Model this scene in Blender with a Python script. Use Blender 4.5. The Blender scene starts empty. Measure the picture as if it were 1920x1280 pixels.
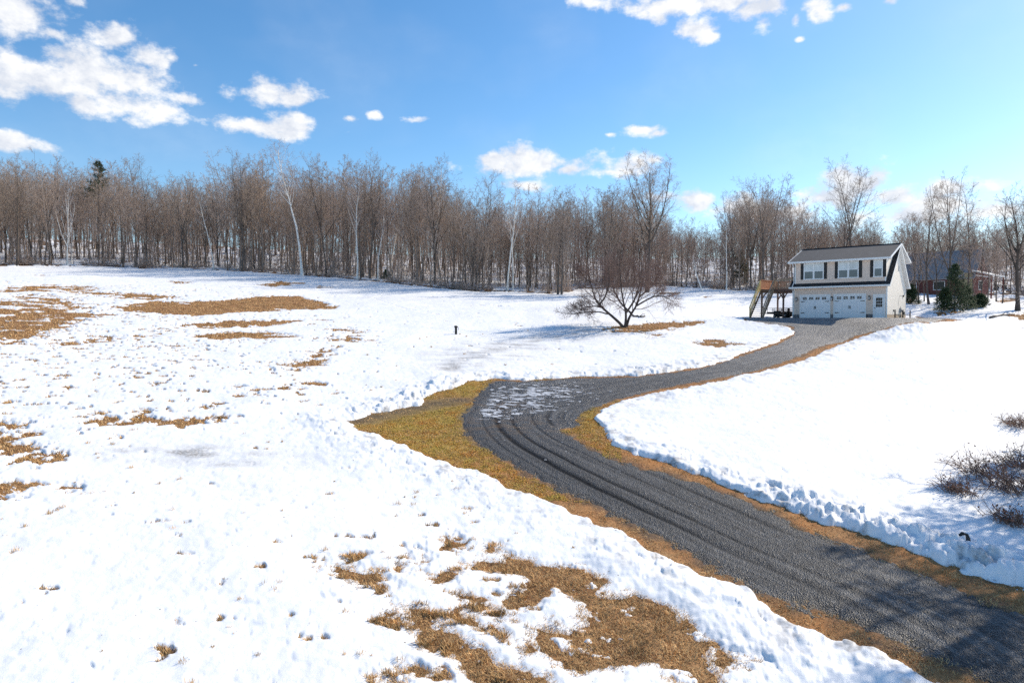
import bpy, math, random
import numpy as np
from mathutils import Vector, Matrix

# ------------------------------------------------------------------ camera, sky, sun, exposure
scene = bpy.context.scene
COL = scene.collection
F_PX, HORIZON, CAM_Z = 1280.0, 600.0, 9.0          # photo pixels (1920 wide), horizon row, camera height
PITCH = math.atan((640.0 - HORIZON) / F_PX)
SUN_AZ, SUN_EL = math.radians(61.0), math.radians(37.0)   # azimuth to the right of the view axis
SUN_STRENGTH, SKY_STRENGTH, EXPOSURE = 4.25, 0.132, 0.47

cam = bpy.data.cameras.new('camera')
cam.sensor_width = 36.0
cam.lens = 24.0
cam.clip_start = 0.1
cam.clip_end = 3000.0
cam_ob = bpy.data.objects.new('camera', cam)
cam_ob.location = (0, 0, CAM_Z)
cam_ob.rotation_euler = (math.pi / 2 - PITCH, 0, 0)
COL.objects.link(cam_ob)
scene.camera = cam_ob

scene.view_settings.view_transform = 'Standard'
scene.view_settings.look = 'None'
scene.view_settings.gamma = 1.0
scene.view_settings.use_curve_mapping = False
scene.view_settings.exposure = EXPOSURE
scene.cycles.use_denoising = False
scene.cycles.max_bounces = 6
scene.cycles.diffuse_bounces = 3
scene.cycles.glossy_bounces = 2
scene.cycles.transmission_bounces = 2
scene.cycles.sample_clamp_indirect = 6.0


def pix_dir(px, py):
    """world direction of a photo pixel"""
    x = (px - 960.0) / F_PX
    z = (640.0 - py) / F_PX
    c, s = math.cos(PITCH), math.sin(PITCH)
    return np.array([x, c + z * s, z * c - s])


def build_world():
    w = bpy.data.worlds.new('World')
    scene.world = w
    w.use_nodes = True
    nt = w.node_tree
    nt.nodes.clear()
    N, L = nt.nodes, nt.links
    out = N.new('ShaderNodeOutputWorld')
    bg = N.new('ShaderNodeBackground')
    bg.inputs['Strength'].default_value = SKY_STRENGTH
    L.new(bg.outputs[0], out.inputs[0])
    sky = N.new('ShaderNodeTexSky')
    sky.sky_type = 'NISHITA'
    sky.sun_disc = False
    sky.sun_elevation = SUN_EL
    sky.sun_rotation = SUN_AZ
    sky.altitude = 300
    sky.air_density = 1.0
    sky.dust_density = 0.55
    sky.ozone_density = 2.2
    hs = N.new('ShaderNodeHueSaturation')
    hs.inputs['Hue'].default_value = 0.497
    hs.inputs['Saturation'].default_value = 1.26
    L.new(sky.outputs[0], hs.inputs['Color'])
    tc = N.new('ShaderNodeTexCoord')
    sep = N.new('ShaderNodeSeparateXYZ')
    L.new(tc.outputs['Generated'], sep.inputs[0])

    def math_(op, a, b=None, c=None):
        n = N.new('ShaderNodeMath')
        n.operation = op
        for i, v in enumerate((a, b, c)):
            if v is None:
                continue
            if isinstance(v, (int, float)):
                n.inputs[i].default_value = v
            else:
                L.new(v, n.inputs[i])
        return n.outputs[0]
    az = math_('ARCTAN2', sep.outputs[0], sep.outputs[1])
    el = math_('ARCSINE', sep.outputs[2])
    comb = N.new('ShaderNodeCombineXYZ')
    L.new(az, comb.inputs[0])
    L.new(el, comb.inputs[1])

    def noise(scale, detail, rough, vec):
        n = N.new('ShaderNodeTexNoise')
        n.inputs['Scale'].default_value = scale
        n.inputs['Detail'].default_value = detail
        n.inputs['Roughness'].default_value = rough
        L.new(vec, n.inputs['Vector'])
        return n
    # stretch so that billows are wider than high
    st = N.new('ShaderNodeVectorMath')
    st.operation = 'MULTIPLY'
    st.inputs[1].default_value = (1.0, 1.45, 1.0)
    L.new(comb.outputs[0], st.inputs[0])
    n1 = noise(21.0, 10.0, 0.62, st.outputs[0])
    n2 = noise(9.0, 4.0, 0.5, st.outputs[0])
    n3 = noise(5.0, 3.0, 0.5, st.outputs[0])
    clouds = [
        (35, 25, 80, 44, 1), (0, 0, 70, 50, 1), (95, 62, 36, 13, 1), (135, 3, 30, 10, .6),
        (55, 140, 95, 42, 1), (150, 132, 95, 40, 1), (235, 145, 72, 32, 1), (112, 104, 50, 18, 1), (15, 155, 60, 36, 1),
        (218, 72, 46, 19, 1), (272, 103, 42, 20, 1), (305, 118, 16, 11, .8), (322, 108, 22, 9, .6),
        (250, 200, 78, 24, 1), (155, 194, 38, 20, .9), (248, 226, 28, 14, .8), (350, 187, 40, 12, .7), (366, 123, 10, 6, .5),
        (510, 177, 68, 20, 1), (500, 165, 38, 18, 1), (548, 186, 34, 10, 1),
        (500, 238, 88, 15, 1), (548, 232, 46, 20, 1), (530, 252, 44, 9, .9), (560, 222, 18, 12, 1),
        (30, 268, 75, 15, 1), (655, 222, 16, 8, .7), (706, 215, 14, 7, .7), (780, 226, 30, 8, .45),
        (1000, 310, 100, 20, 1), (985, 296, 66, 18, 1), (1060, 318, 42, 10, 1), (930, 300, 36, 14, 1),
        (1190, 312, 50, 16, 1), (1222, 300, 22, 12, 1), (1145, 322, 30, 8, .6),
        (1210, 243, 30, 9, 1), (1232, 250, 16, 6, 1), (1142, 253, 12, 6, .5),
        (1115, 4, 34, 11, 1), (1240, 12, 52, 17, 1), (1238, 34, 16, 14, .9), (1303, 58, 42, 17, 1), (1322, 70, 26, 10, 1), (1268, 64, 16, 8, .6),
        (1340, 4, 66, 14, 1), (1428, 14, 42, 22, 1), (1433, 38, 18, 14, .9), (1533, 10, 24, 20, 1), (1545, 28, 14, 8, .9),
        (1492, 38, 11, 11, .8), (1580, 14, 15, 7, .7), (1665, 2, 22, 8, .7), (1500, 74, 10, 5, .5),
        (1620, 345, 66, 26, 1), (1585, 326, 40, 20, 1), (1672, 368, 60, 24, 1), (1555, 372, 60, 24, 1), (1392, 388, 60, 20, 1),
        (1308, 378, 36, 16, 1), (1790, 352, 66, 18, 1), (1760, 384, 76, 22, 1), (1850, 392, 66, 20, 1), (1700, 402, 86, 20, 1), (1450, 402, 80, 16, 1), (1240, 372, 30, 10, .8), (975, 348, 60, 10, .8),
        # beyond the frame, so that the sky also reads from elsewhere
        (-250, 120, 120, 50, 1), (-420, 260, 150, 40, 1), (2150, 200, 110, 40, 1), (2300, 380, 160, 30, 1), (1500, -160, 150, 50, 1), (300, -240, 160, 60, 1), (2450, 60, 120, 50, 1),
    ]
    dens = None
    for (cx, cy, rx, ry, wgt) in clouds:
        d = pix_dir(cx, cy)
        ln = np.linalg.norm(d)
        a0 = math.atan2(d[0], d[1])
        e0 = math.asin(d[2] / ln)
        k = 1.0 / (1.0 + ((cx - 960) / F_PX) ** 2)
        ra, re = rx * k / F_PX * 1.16, ry * math.sqrt(k) / F_PX * 1.18
        ma = N.new('ShaderNodeVectorMath')
        ma.operation = 'MULTIPLY_ADD'
        ma.inputs[1].default_value = (1 / ra, 1 / re, 0)
        ma.inputs[2].default_value = (-a0 / ra, -e0 / re, 0)
        L.new(comb.outputs[0], ma.inputs[0])
        le = N.new('ShaderNodeVectorMath')
        le.operation = 'LENGTH'
        L.new(ma.outputs[0], le.inputs[0])
        v = math_('MULTIPLY_ADD', le.outputs['Value'], 1.0, 1.0 - wgt) if wgt < 1 else le.outputs['Value']
        dens = v if dens is None else math_('SMOOTH_MIN', dens, v, 0.22)
    nz = math_('MULTIPLY_ADD', n1.outputs['Fac'], 3.4, -1.7)
    nz2 = math_('MULTIPLY_ADD', n2.outputs['Fac'], 1.2, -0.6)
    f = math_('SUBTRACT', 0.95, dens)
    f = math_('MAXIMUM', f, -1.5)
    f = math_('ADD', f, nz)
    f = math_('ADD', f, nz2)
    mr = N.new('ShaderNodeMapRange')
    mr.interpolation_type = 'SMOOTHSTEP'
    mr.inputs['From Min'].default_value = -0.30
    mr.inputs['From Max'].default_value = 0.66
    L.new(f, mr.inputs['Value'])
    # lumps of thicker and thinner cloud
    sh = N.new('ShaderNodeMapRange')
    sh.inputs['From Min'].default_value = 0.35
    sh.inputs['From Max'].default_value = 0.68
    # billows brighter on the side towards the sun, greyer below
    ofs = N.new('ShaderNodeVectorMath')
    ofs.operation = 'ADD'
    ofs.inputs[1].default_value = (0.010, 0.016, 0.0)
    L.new(st.outputs[0], ofs.inputs[0])
    n1b = noise(21.0, 10.0, 0.62, ofs.outputs[0])
    df = math_('SUBTRACT', n1.outputs['Fac'], n1b.outputs['Fac'])
    sv = math_('ADD', math_('MULTIPLY', df, 1.1), n2.outputs['Fac'])
    L.new(sv, sh.inputs['Value'])
    cr = N.new('ShaderNodeMix')
    cr.data_type = 'RGBA'
    cr.inputs['A'].default_value = (4.1, 4.35, 4.85, 1)
    cr.inputs['B'].default_value = (5.9, 5.9, 5.9, 1)
    L.new(sh.outputs[0], cr.inputs['Factor'])
    # thin high veil, faint
    veil = N.new('ShaderNodeMapRange')
    veil.inputs['From Min'].default_value = 0.45
    veil.inputs['From Max'].default_value = 0.9
    veil.inputs['To Max'].default_value = 0.16
    L.new(n3.outputs['Fac'], veil.inputs['Value'])
    fac = math_('MAXIMUM', math_('MULTIPLY', mr.outputs[0], 0.97), veil.outputs[0])
    mx = N.new('ShaderNodeMix')
    mx.data_type = 'RGBA'
    L.new(fac, mx.inputs['Factor'])
    L.new(hs.outputs[0], mx.inputs['A'])
    L.new(cr.outputs['Result'], mx.inputs['B'])
    L.new(mx.outputs['Result'], bg.inputs['Color'])
    w.cycles.sampling_method = 'MANUAL'
    w.cycles.sample_map_resolution = 512


build_world()

sun = bpy.data.lights.new('sun', 'SUN')
sun.energy = SUN_STRENGTH
sun.angle = math.radians(0.53)
sun.color = (1.0, 0.89, 0.73)
sun_ob = bpy.data.objects.new('sun', sun)
SUN_DIR = Vector((math.sin(SUN_AZ) * math.cos(SUN_EL), math.cos(SUN_AZ) * math.cos(SUN_EL), math.sin(SUN_EL)))
sun_ob.rotation_euler = SUN_DIR.to_track_quat('Z', 'Y').to_euler()
sun_ob.location = (40, 20, 60)
COL.objects.link(sun_ob)


# ------------------------------------------------------------------ helpers
def tag(o, label=None, cat=None, group=None, kind=None):
    if label:
        o['label'] = label
    if cat:
        o['category'] = cat
    if group:
        o['group'] = group
    if kind:
        o['kind'] = kind
    return o


def empty(name, loc=(0, 0, 0), rz=0.0, label=None, cat=None, group=None):
    o = bpy.data.objects.new(name, None)
    o.empty_display_size = 0.3
    o.location = loc
    o.rotation_euler = (0, 0, rz)
    COL.objects.link(o)
    return tag(o, label, cat, group)


def mesh_np(name, V, faces, mat=None, parent=None, smooth=True, attrs=None):
    """V (n,3); faces: list of int arrays (k,3) or (k,4)"""
    me = bpy.data.meshes.new(name)
    V = np.ascontiguousarray(V, dtype=np.float32)
    me.vertices.add(len(V))
    me.vertices.foreach_set('co', V.ravel())
    if not isinstance(faces, (list, tuple)):
        faces = [faces]
    faces = [f for f in faces if len(f)]
    loops = np.concatenate([f.ravel() for f in faces]).astype(np.int32)
    tot = np.concatenate([np.full(len(f), f.shape[1], np.int32) for f in faces])
    start = np.concatenate([[0], np.cumsum(tot)[:-1]]).astype(np.int32)
    me.loops.add(len(loops))
    me.loops.foreach_set('vertex_index', loops)
    me.polygons.add(len(tot))
    me.polygons.foreach_set('loop_start', start)
    me.polygons.foreach_set('loop_total', tot)
    me.polygons.foreach_set('use_smooth', np.full(len(tot), smooth, bool))
    for k, a in (attrs or {}).items():
        at = me.attributes.new(k, 'FLOAT', 'POINT')
        at.data.foreach_set('value', np.ascontiguousarray(a, dtype=np.float32))
    me.update(calc_edges=True)
    if mat:
        me.materials.append(mat)
    if name is None:
        return me
    o = bpy.data.objects.new(name, me)
    COL.objects.link(o)
    if parent:
        o.parent = parent
    return o


class MB:
    """collects shapes, links them as one mesh object"""

    def __init__(self):
        self.v, self.f, self.m = [], [], []
        self.mi = 0

    def poly(self, pts, faces):
        b = len(self.v)
        self.v += [tuple(p) for p in pts]
        for f in faces:
            self.f.append(tuple(b + i for i in f))
            self.m.append(self.mi)

    def box(self, x0, x1, y0, y1, z0, z1):
        p = [(x0, y0, z0), (x1, y0, z0), (x1, y1, z0), (x0, y1, z0), (x0, y0, z1), (x1, y0, z1), (x1, y1, z1), (x0, y1, z1)]
        self.poly(p, [(0, 3, 2, 1), (4, 5, 6, 7), (0, 1, 5, 4), (1, 2, 6, 5), (2, 3, 7, 6), (3, 0, 4, 7)])
        return self

    def bar(self, a, b, w, h=None, up=(0, 0, 1)):
        """rectangular bar from a to b"""
        h = w if h is None else h
        a, b = Vector(a), Vector(b)
        d = (b - a).normalized()
        u = Vector(up)
        if abs(d.dot(u)) > .98:
            u = Vector((1, 0, 0))
        s = d.cross(u).normalized()
        t = s.cross(d).normalized()
        p = []
        for q in (a, b):
            for sx, sy in ((-1, -1), (1, -1), (1, 1), (-1, 1)):
                p.append(q + s * sx * w / 2 + t * sy * h / 2)
        self.poly(p, [(0, 3, 2, 1), (4, 5, 6, 7), (0, 1, 5, 4), (1, 2, 6, 5), (2, 3, 7, 6), (3, 0, 4, 7)])
        return self

    def tube(self, pts, r, n=8, caps=True):
        pts = [Vector(p) for p in pts]
        rs = r if isinstance(r, (list, tuple)) else [r] * len(pts)
        rings = []
        ref = Vector((0, 0, 1))
        d0 = (pts[-1] - pts[0]).normalized()
        if abs(d0.z) > .9:
            ref = Vector((1, 0, 0))
        P = []
        for i, p in enumerate(pts):
            d = (pts[min(i + 1, len(pts) - 1)] - pts[max(i - 1, 0)]).normalized()
            s = d.cross(ref).normalized()
            t = s.cross(d)
            for k in range(n):
                a = 2 * math.pi * k / n
                P.append(p + (s * math.cos(a) + t * math.sin(a)) * rs[i])
        F = []
        for i in range(len(pts) - 1):
            for k in range(n):
                k2 = (k + 1) % n
                F.append((i * n + k, i * n + k2, (i + 1) * n + k2, (i + 1) * n + k))
        if caps:
            F.append(tuple(range(n - 1, -1, -1)))
            F.append(tuple((len(pts) - 1) * n + k for k in range(n)))
        self.poly(P, F)
        return self

    def lathe(self, prof, n=20, c=(0, 0, 0), axis='z'):
        P, F = [], []
        for (r, z) in prof:
            for k in range(n):
                a = 2 * math.pi * k / n
                q = (r * math.cos(a), r * math.sin(a), z)
                if axis == 'y':
                    q = (q[0], q[2], q[1])
                elif axis == 'x':
                    q = (q[2], q[0], q[1])
                P.append((q[0] + c[0], q[1] + c[1], q[2] + c[2]))
        for i in range(len(prof) - 1):
            for k in range(n):
                k2 = (k + 1) % n
                F.append((i * n + k, i * n + k2, (i + 1) * n + k2, (i + 1) * n + k))
        F.append(tuple(range(n - 1, -1, -1)))
        F.append(tuple((len(prof) - 1) * n + k for k in range(n)))
        self.poly(P, F)
        return self

    def prism(self, prof, x0, x1):
        """profile in (y,z) extruded along x"""
        n = len(prof)
        p = [(x0, y, z) for y, z in prof] + [(x1, y, z) for y, z in prof]
        F = [tuple(range(n)), tuple(range(2 * n - 1, n - 1, -1))]
        for k in range(n):
            k2 = (k + 1) % n
            F.append((k, n + k, n + k2, k2))
        self.poly(p, F)
        return self

    def build(self, name, mat, parent=None, bevel=0.0, smooth=False, loc=None):
        me = bpy.data.meshes.new(name)
        me.from_pydata([tuple(v) for v in self.v], [], self.f)
        for m in (mat if isinstance(mat, (list, tuple)) else [mat]):
            me.materials.append(m)
        me.polygons.foreach_set('material_index', self.m)
        if smooth:
            me.polygons.foreach_set('use_smooth', [True] * len(me.polygons))
        me.update()
        import bmesh
        bm = bmesh.new()
        bm.from_mesh(me)
        bmesh.ops.recalc_face_normals(bm, faces=bm.faces)
        bm.to_mesh(me)
        bm.free()
        o = bpy.data.objects.new(name, me)
        COL.objects.link(o)
        if parent:
            o.parent = parent
        if loc:
            o.location = loc
        if bevel:
            b = o.modifiers.new('edges', 'BEVEL')
            b.width = bevel
            b.segments = 2
            b.limit_method = 'ANGLE'
        return o


def copy_tree(o, parent=None):
    c = o.copy()
    COL.objects.link(c)
    c.parent = parent
    for ch in list(o.children):
        copy_tree(ch, c)
    return c


# ---- noise
_TC = np.cos(np.arange(256) * 2 * np.pi / 256)
_TS = np.sin(np.arange(256) * 2 * np.pi / 256)


def _hash(ix, iy, seed):
    h = (ix.astype(np.int64) * 374761393 + iy.astype(np.int64) * 668265263 + seed * 974711273) & 0xffffffff
    h = ((h ^ (h >> 13)) * 1274126177) & 0xffffffff
    return h ^ (h >> 16)


def perlin(x, y, seed=0):
    x = np.asarray(x, float)
    y = np.asarray(y, float)
    ix = np.floor(x)
    iy = np.floor(y)
    fx, fy = x - ix, y - iy
    ix = ix.astype(np.int64)
    iy = iy.astype(np.int64)
    u = fx * fx * fx * (fx * (fx * 6 - 15) + 10)
    v = fy * fy * fy * (fy * (fy * 6 - 15) + 10)
    r = []
    for dx, dy in ((0, 0), (1, 0), (0, 1), (1, 1)):
        h = _hash(ix + dx, iy + dy, seed) & 255
        r.append(_TC[h] * (fx - dx) + _TS[h] * (fy - dy))
    a = r[0] + u * (r[1] - r[0])
    b = r[2] + u * (r[3] - r[2])
    return (a + v * (b - a)) * 1.5


def fbm(x, y, seed=0, octaves=4, gain=0.5):
    s = 0.0
    a = 1.0
    for o in range(octaves):
        s = s + a * perlin(x * 2 ** o, y * 2 ** o, seed + 17 * o)
        a *= gain
    return s


def worley(x, y, seed=0):
    """distance to nearest cell point and its random value"""
    ix, iy = np.floor(x).astype(np.int64), np.floor(y).astype(np.int64)
    best = np.full(np.shape(x), 9.0)
    val = np.zeros(np.shape(x))
    for dx in (-1, 0, 1):
        for dy in (-1, 0, 1):
            h = _hash(ix + dx, iy + dy, seed)
            px = ix + dx + (h & 1023) / 1024.0
            py = iy + dy + ((h >> 10) & 1023) / 1024.0
            d = np.hypot(x - px, y - py)
            m = d < best
            best = np.where(m, d, best)
            val = np.where(m, ((h >> 20) & 1023) / 1023.0, val)
    return best, val


def sstep(a, b, x):
    t = np.clip((x - a) / (b - a), 0, 1)
    return t * t * (3 - 2 * t)


def poly_sdf(P, X, Y, lim=6.0):
    """signed distance (negative inside) of points to polygon P; far points get +lim"""
    P = np.asarray(P, float)
    d = np.full(X.shape, lim)
    lo, hi = P.min(0) - lim, P.max(0) + lim
    m = (X > lo[0]) & (X < hi[0]) & (Y > lo[1]) & (Y < hi[1])
    if not m.any():
        return d
    x, y = X[m], Y[m]
    dd = np.full(x.shape, 1e9)
    ins = np.zeros(x.shape, bool)
    n = len(P)
    for i in range(n):
        a, b = P[i], P[(i + 1) % n]
        e = b - a
        wx, wy = x - a[0], y - a[1]
        t = np.clip((wx * e[0] + wy * e[1]) / (e @ e + 1e-12), 0, 1)
        dd = np.minimum(dd, (wx - t * e[0]) ** 2 + (wy - t * e[1]) ** 2)
        c = ((a[1] <= y) & (b[1] > y)) | ((b[1] <= y) & (a[1] > y))
        with np.errstate(divide='ignore', invalid='ignore'):
            xi = a[0] + (y - a[1]) / (b[1] - a[1] if b[1] != a[1] else 1e-9) * e[0]
        ins ^= c & (x < xi)
    r = np.sqrt(dd)
    d[m] = np.minimum(np.where(ins, -r, r), lim)
    return d


# ------------------------------------------------------------------ materials
def new_mat(name):
    m = bpy.data.materials.new(name)
    m.use_nodes = True
    nt = m.node_tree
    b = nt.nodes['Principled BSDF']
    return m, nt, b


def nz(nt, scale, detail=4, rough=0.55, vec=None, typ='noise'):
    n = nt.nodes.new('ShaderNodeTexNoise' if typ == 'noise' else 'ShaderNodeTexVoronoi')
    n.inputs['Scale'].default_value = scale
    if typ == 'noise':
        n.inputs['Detail'].default_value = detail
        n.inputs['Roughness'].default_value = rough
    if vec is not None:
        nt.links.new(vec, n.inputs['Vector'])
    return n


def ramp(nt, src, stops):
    r = nt.nodes.new('ShaderNodeValToRGB')
    cr = r.color_ramp
    while len(cr.elements) < len(stops):
        cr.elements.new(0.5)
    for e, (p, c) in zip(cr.elements, stops):
        e.position = p
        e.color = c if len(c) == 4 else (*c, 1)
    nt.links.new(src, r.inputs[0])
    return r


def mixc(nt, fac, a, b, mode='MIX'):
    n = nt.nodes.new('ShaderNodeMix')
    n.data_type = 'RGBA'
    n.blend_type = mode
    for s, v in (('Factor', fac), ('A', a), ('B', b)):
        if isinstance(v, (int, float)):
            n.inputs[s].default_value = v
        elif isinstance(v, tuple):
            n.inputs[s].default_value = v if len(v) == 4 else (*v, 1)
        else:
            nt.links.new(v, n.inputs[s])
    return n.outputs['Result']


def bump(nt, b, h, strength, dist, prev=None):
    n = nt.nodes.new('ShaderNodeBump')
    n.inputs['Strength'].default_value = strength
    n.inputs['Distance'].default_value = dist
    nt.links.new(h, n.inputs['Height'])
    if prev is not None:
        nt.links.new(prev, n.inputs['Normal'])
    nt.links.new(n.outputs[0], b.inputs['Normal'])
    return n.outputs[0]


def objco(nt):
    return nt.nodes.new('ShaderNodeTexCoord').outputs['Object']


def attr(nt, name):
    a = nt.nodes.new('ShaderNodeAttribute')
    a.attribute_name = name
    return a.outputs['Fac']


def mapr(nt, src, a, b, c=0.0, d=1.0):
    n = nt.nodes.new('ShaderNodeMapRange')
    for i, v in zip((1, 2, 3, 4), (a, b, c, d)):
        n.inputs[i].default_value = v
    nt.links.new(src, n.inputs[0])
    return n.outputs[0]


def plain(name, col, rough=0.6, metal=0.0, var=0.12, scale=6.0, spec=0.4, bumpd=0.0, coat=0):
    m, nt, b = new_mat(name)
    co = objco(nt)
    n = nz(nt, scale, 5, 0.6, co)
    lo = tuple(c * (1 - var) for c in col)
    hi = tuple(min(1, c * (1 + var)) for c in col)
    r = ramp(nt, n.outputs['Fac'], [(0.3, lo), (0.7, hi)])
    nt.links.new(r.outputs[0], b.inputs['Base Color'])
    b.inputs['Roughness'].default_value = rough
    b.inputs['Metallic'].default_value = metal
    b.inputs['Specular IOR Level'].default_value = spec
    if bumpd:
        bump(nt, b, n.outputs['Fac'], 0.5, bumpd)
    return m


M = {}


def mat_snow():
    m, nt, b = new_mat('snow')
    co = objco(nt)
    n1 = nz(nt, 1.4, 6, 0.6, co)
    n2 = nz(nt, 9, 5, 0.65, co)
    n3 = nz(nt, 45, 3, 0.6, co)
    c = ramp(nt, n1.outputs['Fac'], [(0.3, (0.80, 0.82, 0.845)), (0.62, (0.885, 0.89, 0.895))])
    dirt = mapr(nt, attr(nt, 'slush'), 0.0, 1.0)
    nn = nt.nodes.new('ShaderNodeMath')
    nn.operation = 'MULTIPLY'
    nt.links.new(dirt, nn.inputs[0])
    nt.links.new(mapr(nt, n2.outputs['Fac'], 0.3, 0.6, 0.25, 1.0), nn.inputs[1])
    col = mixc(nt, nn.outputs[0], c.outputs[0], (0.30, 0.285, 0.265))
    # windblown bits of stem and grit lying on the crust
    v = nz(nt, 3.2, typ='v', vec=co)
    n4 = nz(nt, .55, 4, .6, co)
    sp = nt.nodes.new('ShaderNodeMath')
    sp.operation = 'LESS_THAN'
    nt.links.new(v.outputs['Distance'], sp.inputs[0])
    nt.links.new(mapr(nt, n4.outputs['Fac'], .42, .75, .0, .16), sp.inputs[1])
    col = mixc(nt, mapr(nt, sp.outputs[0], 0, 1, 0, .75), col, (0.16, 0.115, 0.075))
    grey = mapr(nt, nz(nt, .22, 5, .6, co).outputs['Fac'], .5, .75, 0, .22)
    col = mixc(nt, grey, col, (0.60, 0.62, 0.65))
    nt.links.new(col, b.inputs['Base Color'])
    b.inputs['Roughness'].default_value = 0.55
    b.inputs['Specular IOR Level'].default_value = 0.25
    p = bump(nt, b, n1.outputs['Fac'], 0.22, 0.10)
    p = bump(nt, b, n2.outputs['Fac'], 0.30, 0.03, p)
    bump(nt, b, n3.outputs['Fac'], 0.3, 0.007, p)
    return m


def mat_ground():
    """matted dead grass and bare soil"""
    m, nt, b = new_mat('dead_grass')
    co = objco(nt)
    n1 = nz(nt, 1.1, 6, 0.65, co)
    n2 = nz(nt, 14, 6, 0.7, co)
    n3 = nz(nt, 60, 3, 0.7, co)
    c1 = ramp(nt, n1.outputs['Fac'], [(0.28, (0.20, 0.10, 0.05)), (0.5, (0.37, 0.20, 0.09)), (0.72, (0.47, 0.29, 0.14))])
    c2 = ramp(nt, n2.outputs['Fac'], [(0.3, (0.35, 0.33, 0.3)), (0.55, (1, 1, 1)), (0.75, (1.25, 1.2, 1.1))])
    c = mixc(nt, 1.0, c1.outputs[0], c2.outputs[0], 'MULTIPLY')
    c = mixc(nt, mapr(nt, attr(nt, 'orange'), 0, 1, 0, .9), c, mixc(nt, n2.outputs['Fac'], (0.27, 0.115, 0.045), (0.58, 0.265, 0.085)))
    c = mixc(nt, mapr(nt, attr(nt, 'green'), 0, 1, 0, .9), c, mixc(nt, n2.outputs['Fac'], (0.22, 0.15, 0.035), (0.52, 0.37, 0.085)))
    c = mixc(nt, mapr(nt, attr(nt, 'soil'), 0, 1, 0, .95), c, mixc(nt, n2.outputs['Fac'], (0.05, 0.042, 0.036), (0.14, 0.115, 0.095)))
    nt.links.new(c, b.inputs['Base Color'])
    b.inputs['Roughness'].default_value = 0.85
    b.inputs['Specular IOR Level'].default_value = 0.15
    p = bump(nt, b, n1.outputs['Fac'], 0.4, 0.12)
    p = bump(nt, b, n2.outputs['Fac'], 0.7, 0.05, p)
    bump(nt, b, n3.outputs['Fac'], 0.6, 0.015, p)
    return m


def mat_gravel():
    m, nt, b = new_mat('wet_gravel')
    co = objco(nt)
    v = nz(nt, 26, typ='v', vec=co)
    v2 = nz(nt, 75, typ='v', vec=co)
    n1 = nz(nt, 0.7, 5, 0.6, co)
    n2 = nz(nt, 5, 5, 0.65, co)
    stones = ramp(nt, v.outputs['Color'], [(0.1, (0.014, 0.0145, 0.016)), (0.6, (0.040, 0.040, 0.042)), (0.86, (0.105, 0.104, 0.104)), (1.0, (0.34, 0.335, 0.33))])
    c = mixc(nt, mapr(nt, n1.outputs['Fac'], 0.3, 0.7), stones.outputs[0], mixc(nt, 0.5, stones.outputs[0], (0.045, 0.045, 0.047)))
    c = mixc(nt, mapr(nt, n2.outputs['Fac'], 0.35, 0.75, 0, .6), c, (0.026, 0.025, 0.025))
    c = mixc(nt, mapr(nt, attr(nt, 'streak'), 0, 1, 0, .6), c, mixc(nt, v.outputs['Distance'], (0.11, 0.11, 0.113), (0.20, 0.198, 0.197)))
    trk = attr(nt, 'track')
    c = mixc(nt, mapr(nt, trk, 0, 1, 0, .92), c, (0.014, 0.0145, 0.016))
    c = mixc(nt, mapr(nt, attr(nt, 'mud'), 0, 1, 0, .8), c, mixc(nt, n2.outputs['Fac'], (0.05, 0.035, 0.022), (0.15, 0.10, 0.06)))
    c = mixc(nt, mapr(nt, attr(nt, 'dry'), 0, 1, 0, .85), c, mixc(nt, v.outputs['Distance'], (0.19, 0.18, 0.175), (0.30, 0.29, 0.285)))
    nt.links.new(c, b.inputs['Base Color'])
    wet = attr(nt, 'wet')
    rg = nt.nodes.new('ShaderNodeMath')
    rg.operation = 'MULTIPLY_ADD'
    nt.links.new(wet, rg.inputs[0])
    rg.inputs[1].default_value = -0.22
    nt.links.new(mapr(nt, n2.outputs['Fac'], 0.3, 0.7, 0.34, 0.68), rg.inputs[2])
    nt.links.new(rg.outputs[0], b.inputs['Roughness'])
    nt.links.new(mapr(nt, trk, 0, .8, .42, .04), b.inputs['Specular IOR Level'])
    p = bump(nt, b, v.outputs['Distance'], 1.0, 0.045)
    p = bump(nt, b, v2.outputs['Distance'], 0.5, 0.01, p)
    bump(nt, b, n2.outputs['Fac'], 0.6, 0.04, p)
    return m


def mat_bark(name, lo, hi, sc=3.0):
    m, nt, b = new_mat(name)
    co = objco(nt)
    mp = nt.nodes.new('ShaderNodeMapping')
    mp.inputs['Scale'].default_value = (6, 6, 1)
    nt.links.new(co, mp.inputs[0])
    n = nz(nt, sc, 5, 0.65, mp.outputs[0])
    oi = nt.nodes.new('ShaderNodeObjectInfo')
    r = ramp(nt, n.outputs['Fac'], [(0.3, lo), (0.7, hi)])
    v = ramp(nt, oi.outputs['Random'], [(0.0, (0.72, 0.70, 0.68)), (0.5, (1, 1, 1)), (1.0, (1.25, 1.2, 1.18))])
    c = mixc(nt, 1.0, r.outputs[0], v.outputs[0], 'MULTIPLY')
    nt.links.new(c, b.inputs['Base Color'])
    b.inputs['Roughness'].default_value = 0.85
    b.inputs['Specular IOR Level'].default_value = 0.2
    bump(nt, b, n.outputs['Fac'], 0.6, 0.03)
    return m


def mat_birch():
    m, nt, b = new_mat('birch_bark')
    co = objco(nt)
    mp = nt.nodes.new('ShaderNodeMapping')
    mp.inputs['Scale'].default_value = (2, 2, 9)
    nt.links.new(co, mp.inputs[0])
    n = nz(nt, 1.2, 4, 0.6, mp.outputs[0])
    r = ramp(nt, n.outputs['Fac'], [(0.33, (0.10, 0.085, 0.075)), (0.42, (0.70, 0.66, 0.60)), (0.7, (0.85, 0.82, 0.77))])
    nt.links.new(r.outputs[0], b.inputs['Base Color'])
    b.inputs['Roughness'].default_value = 0.7
    return m


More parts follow.
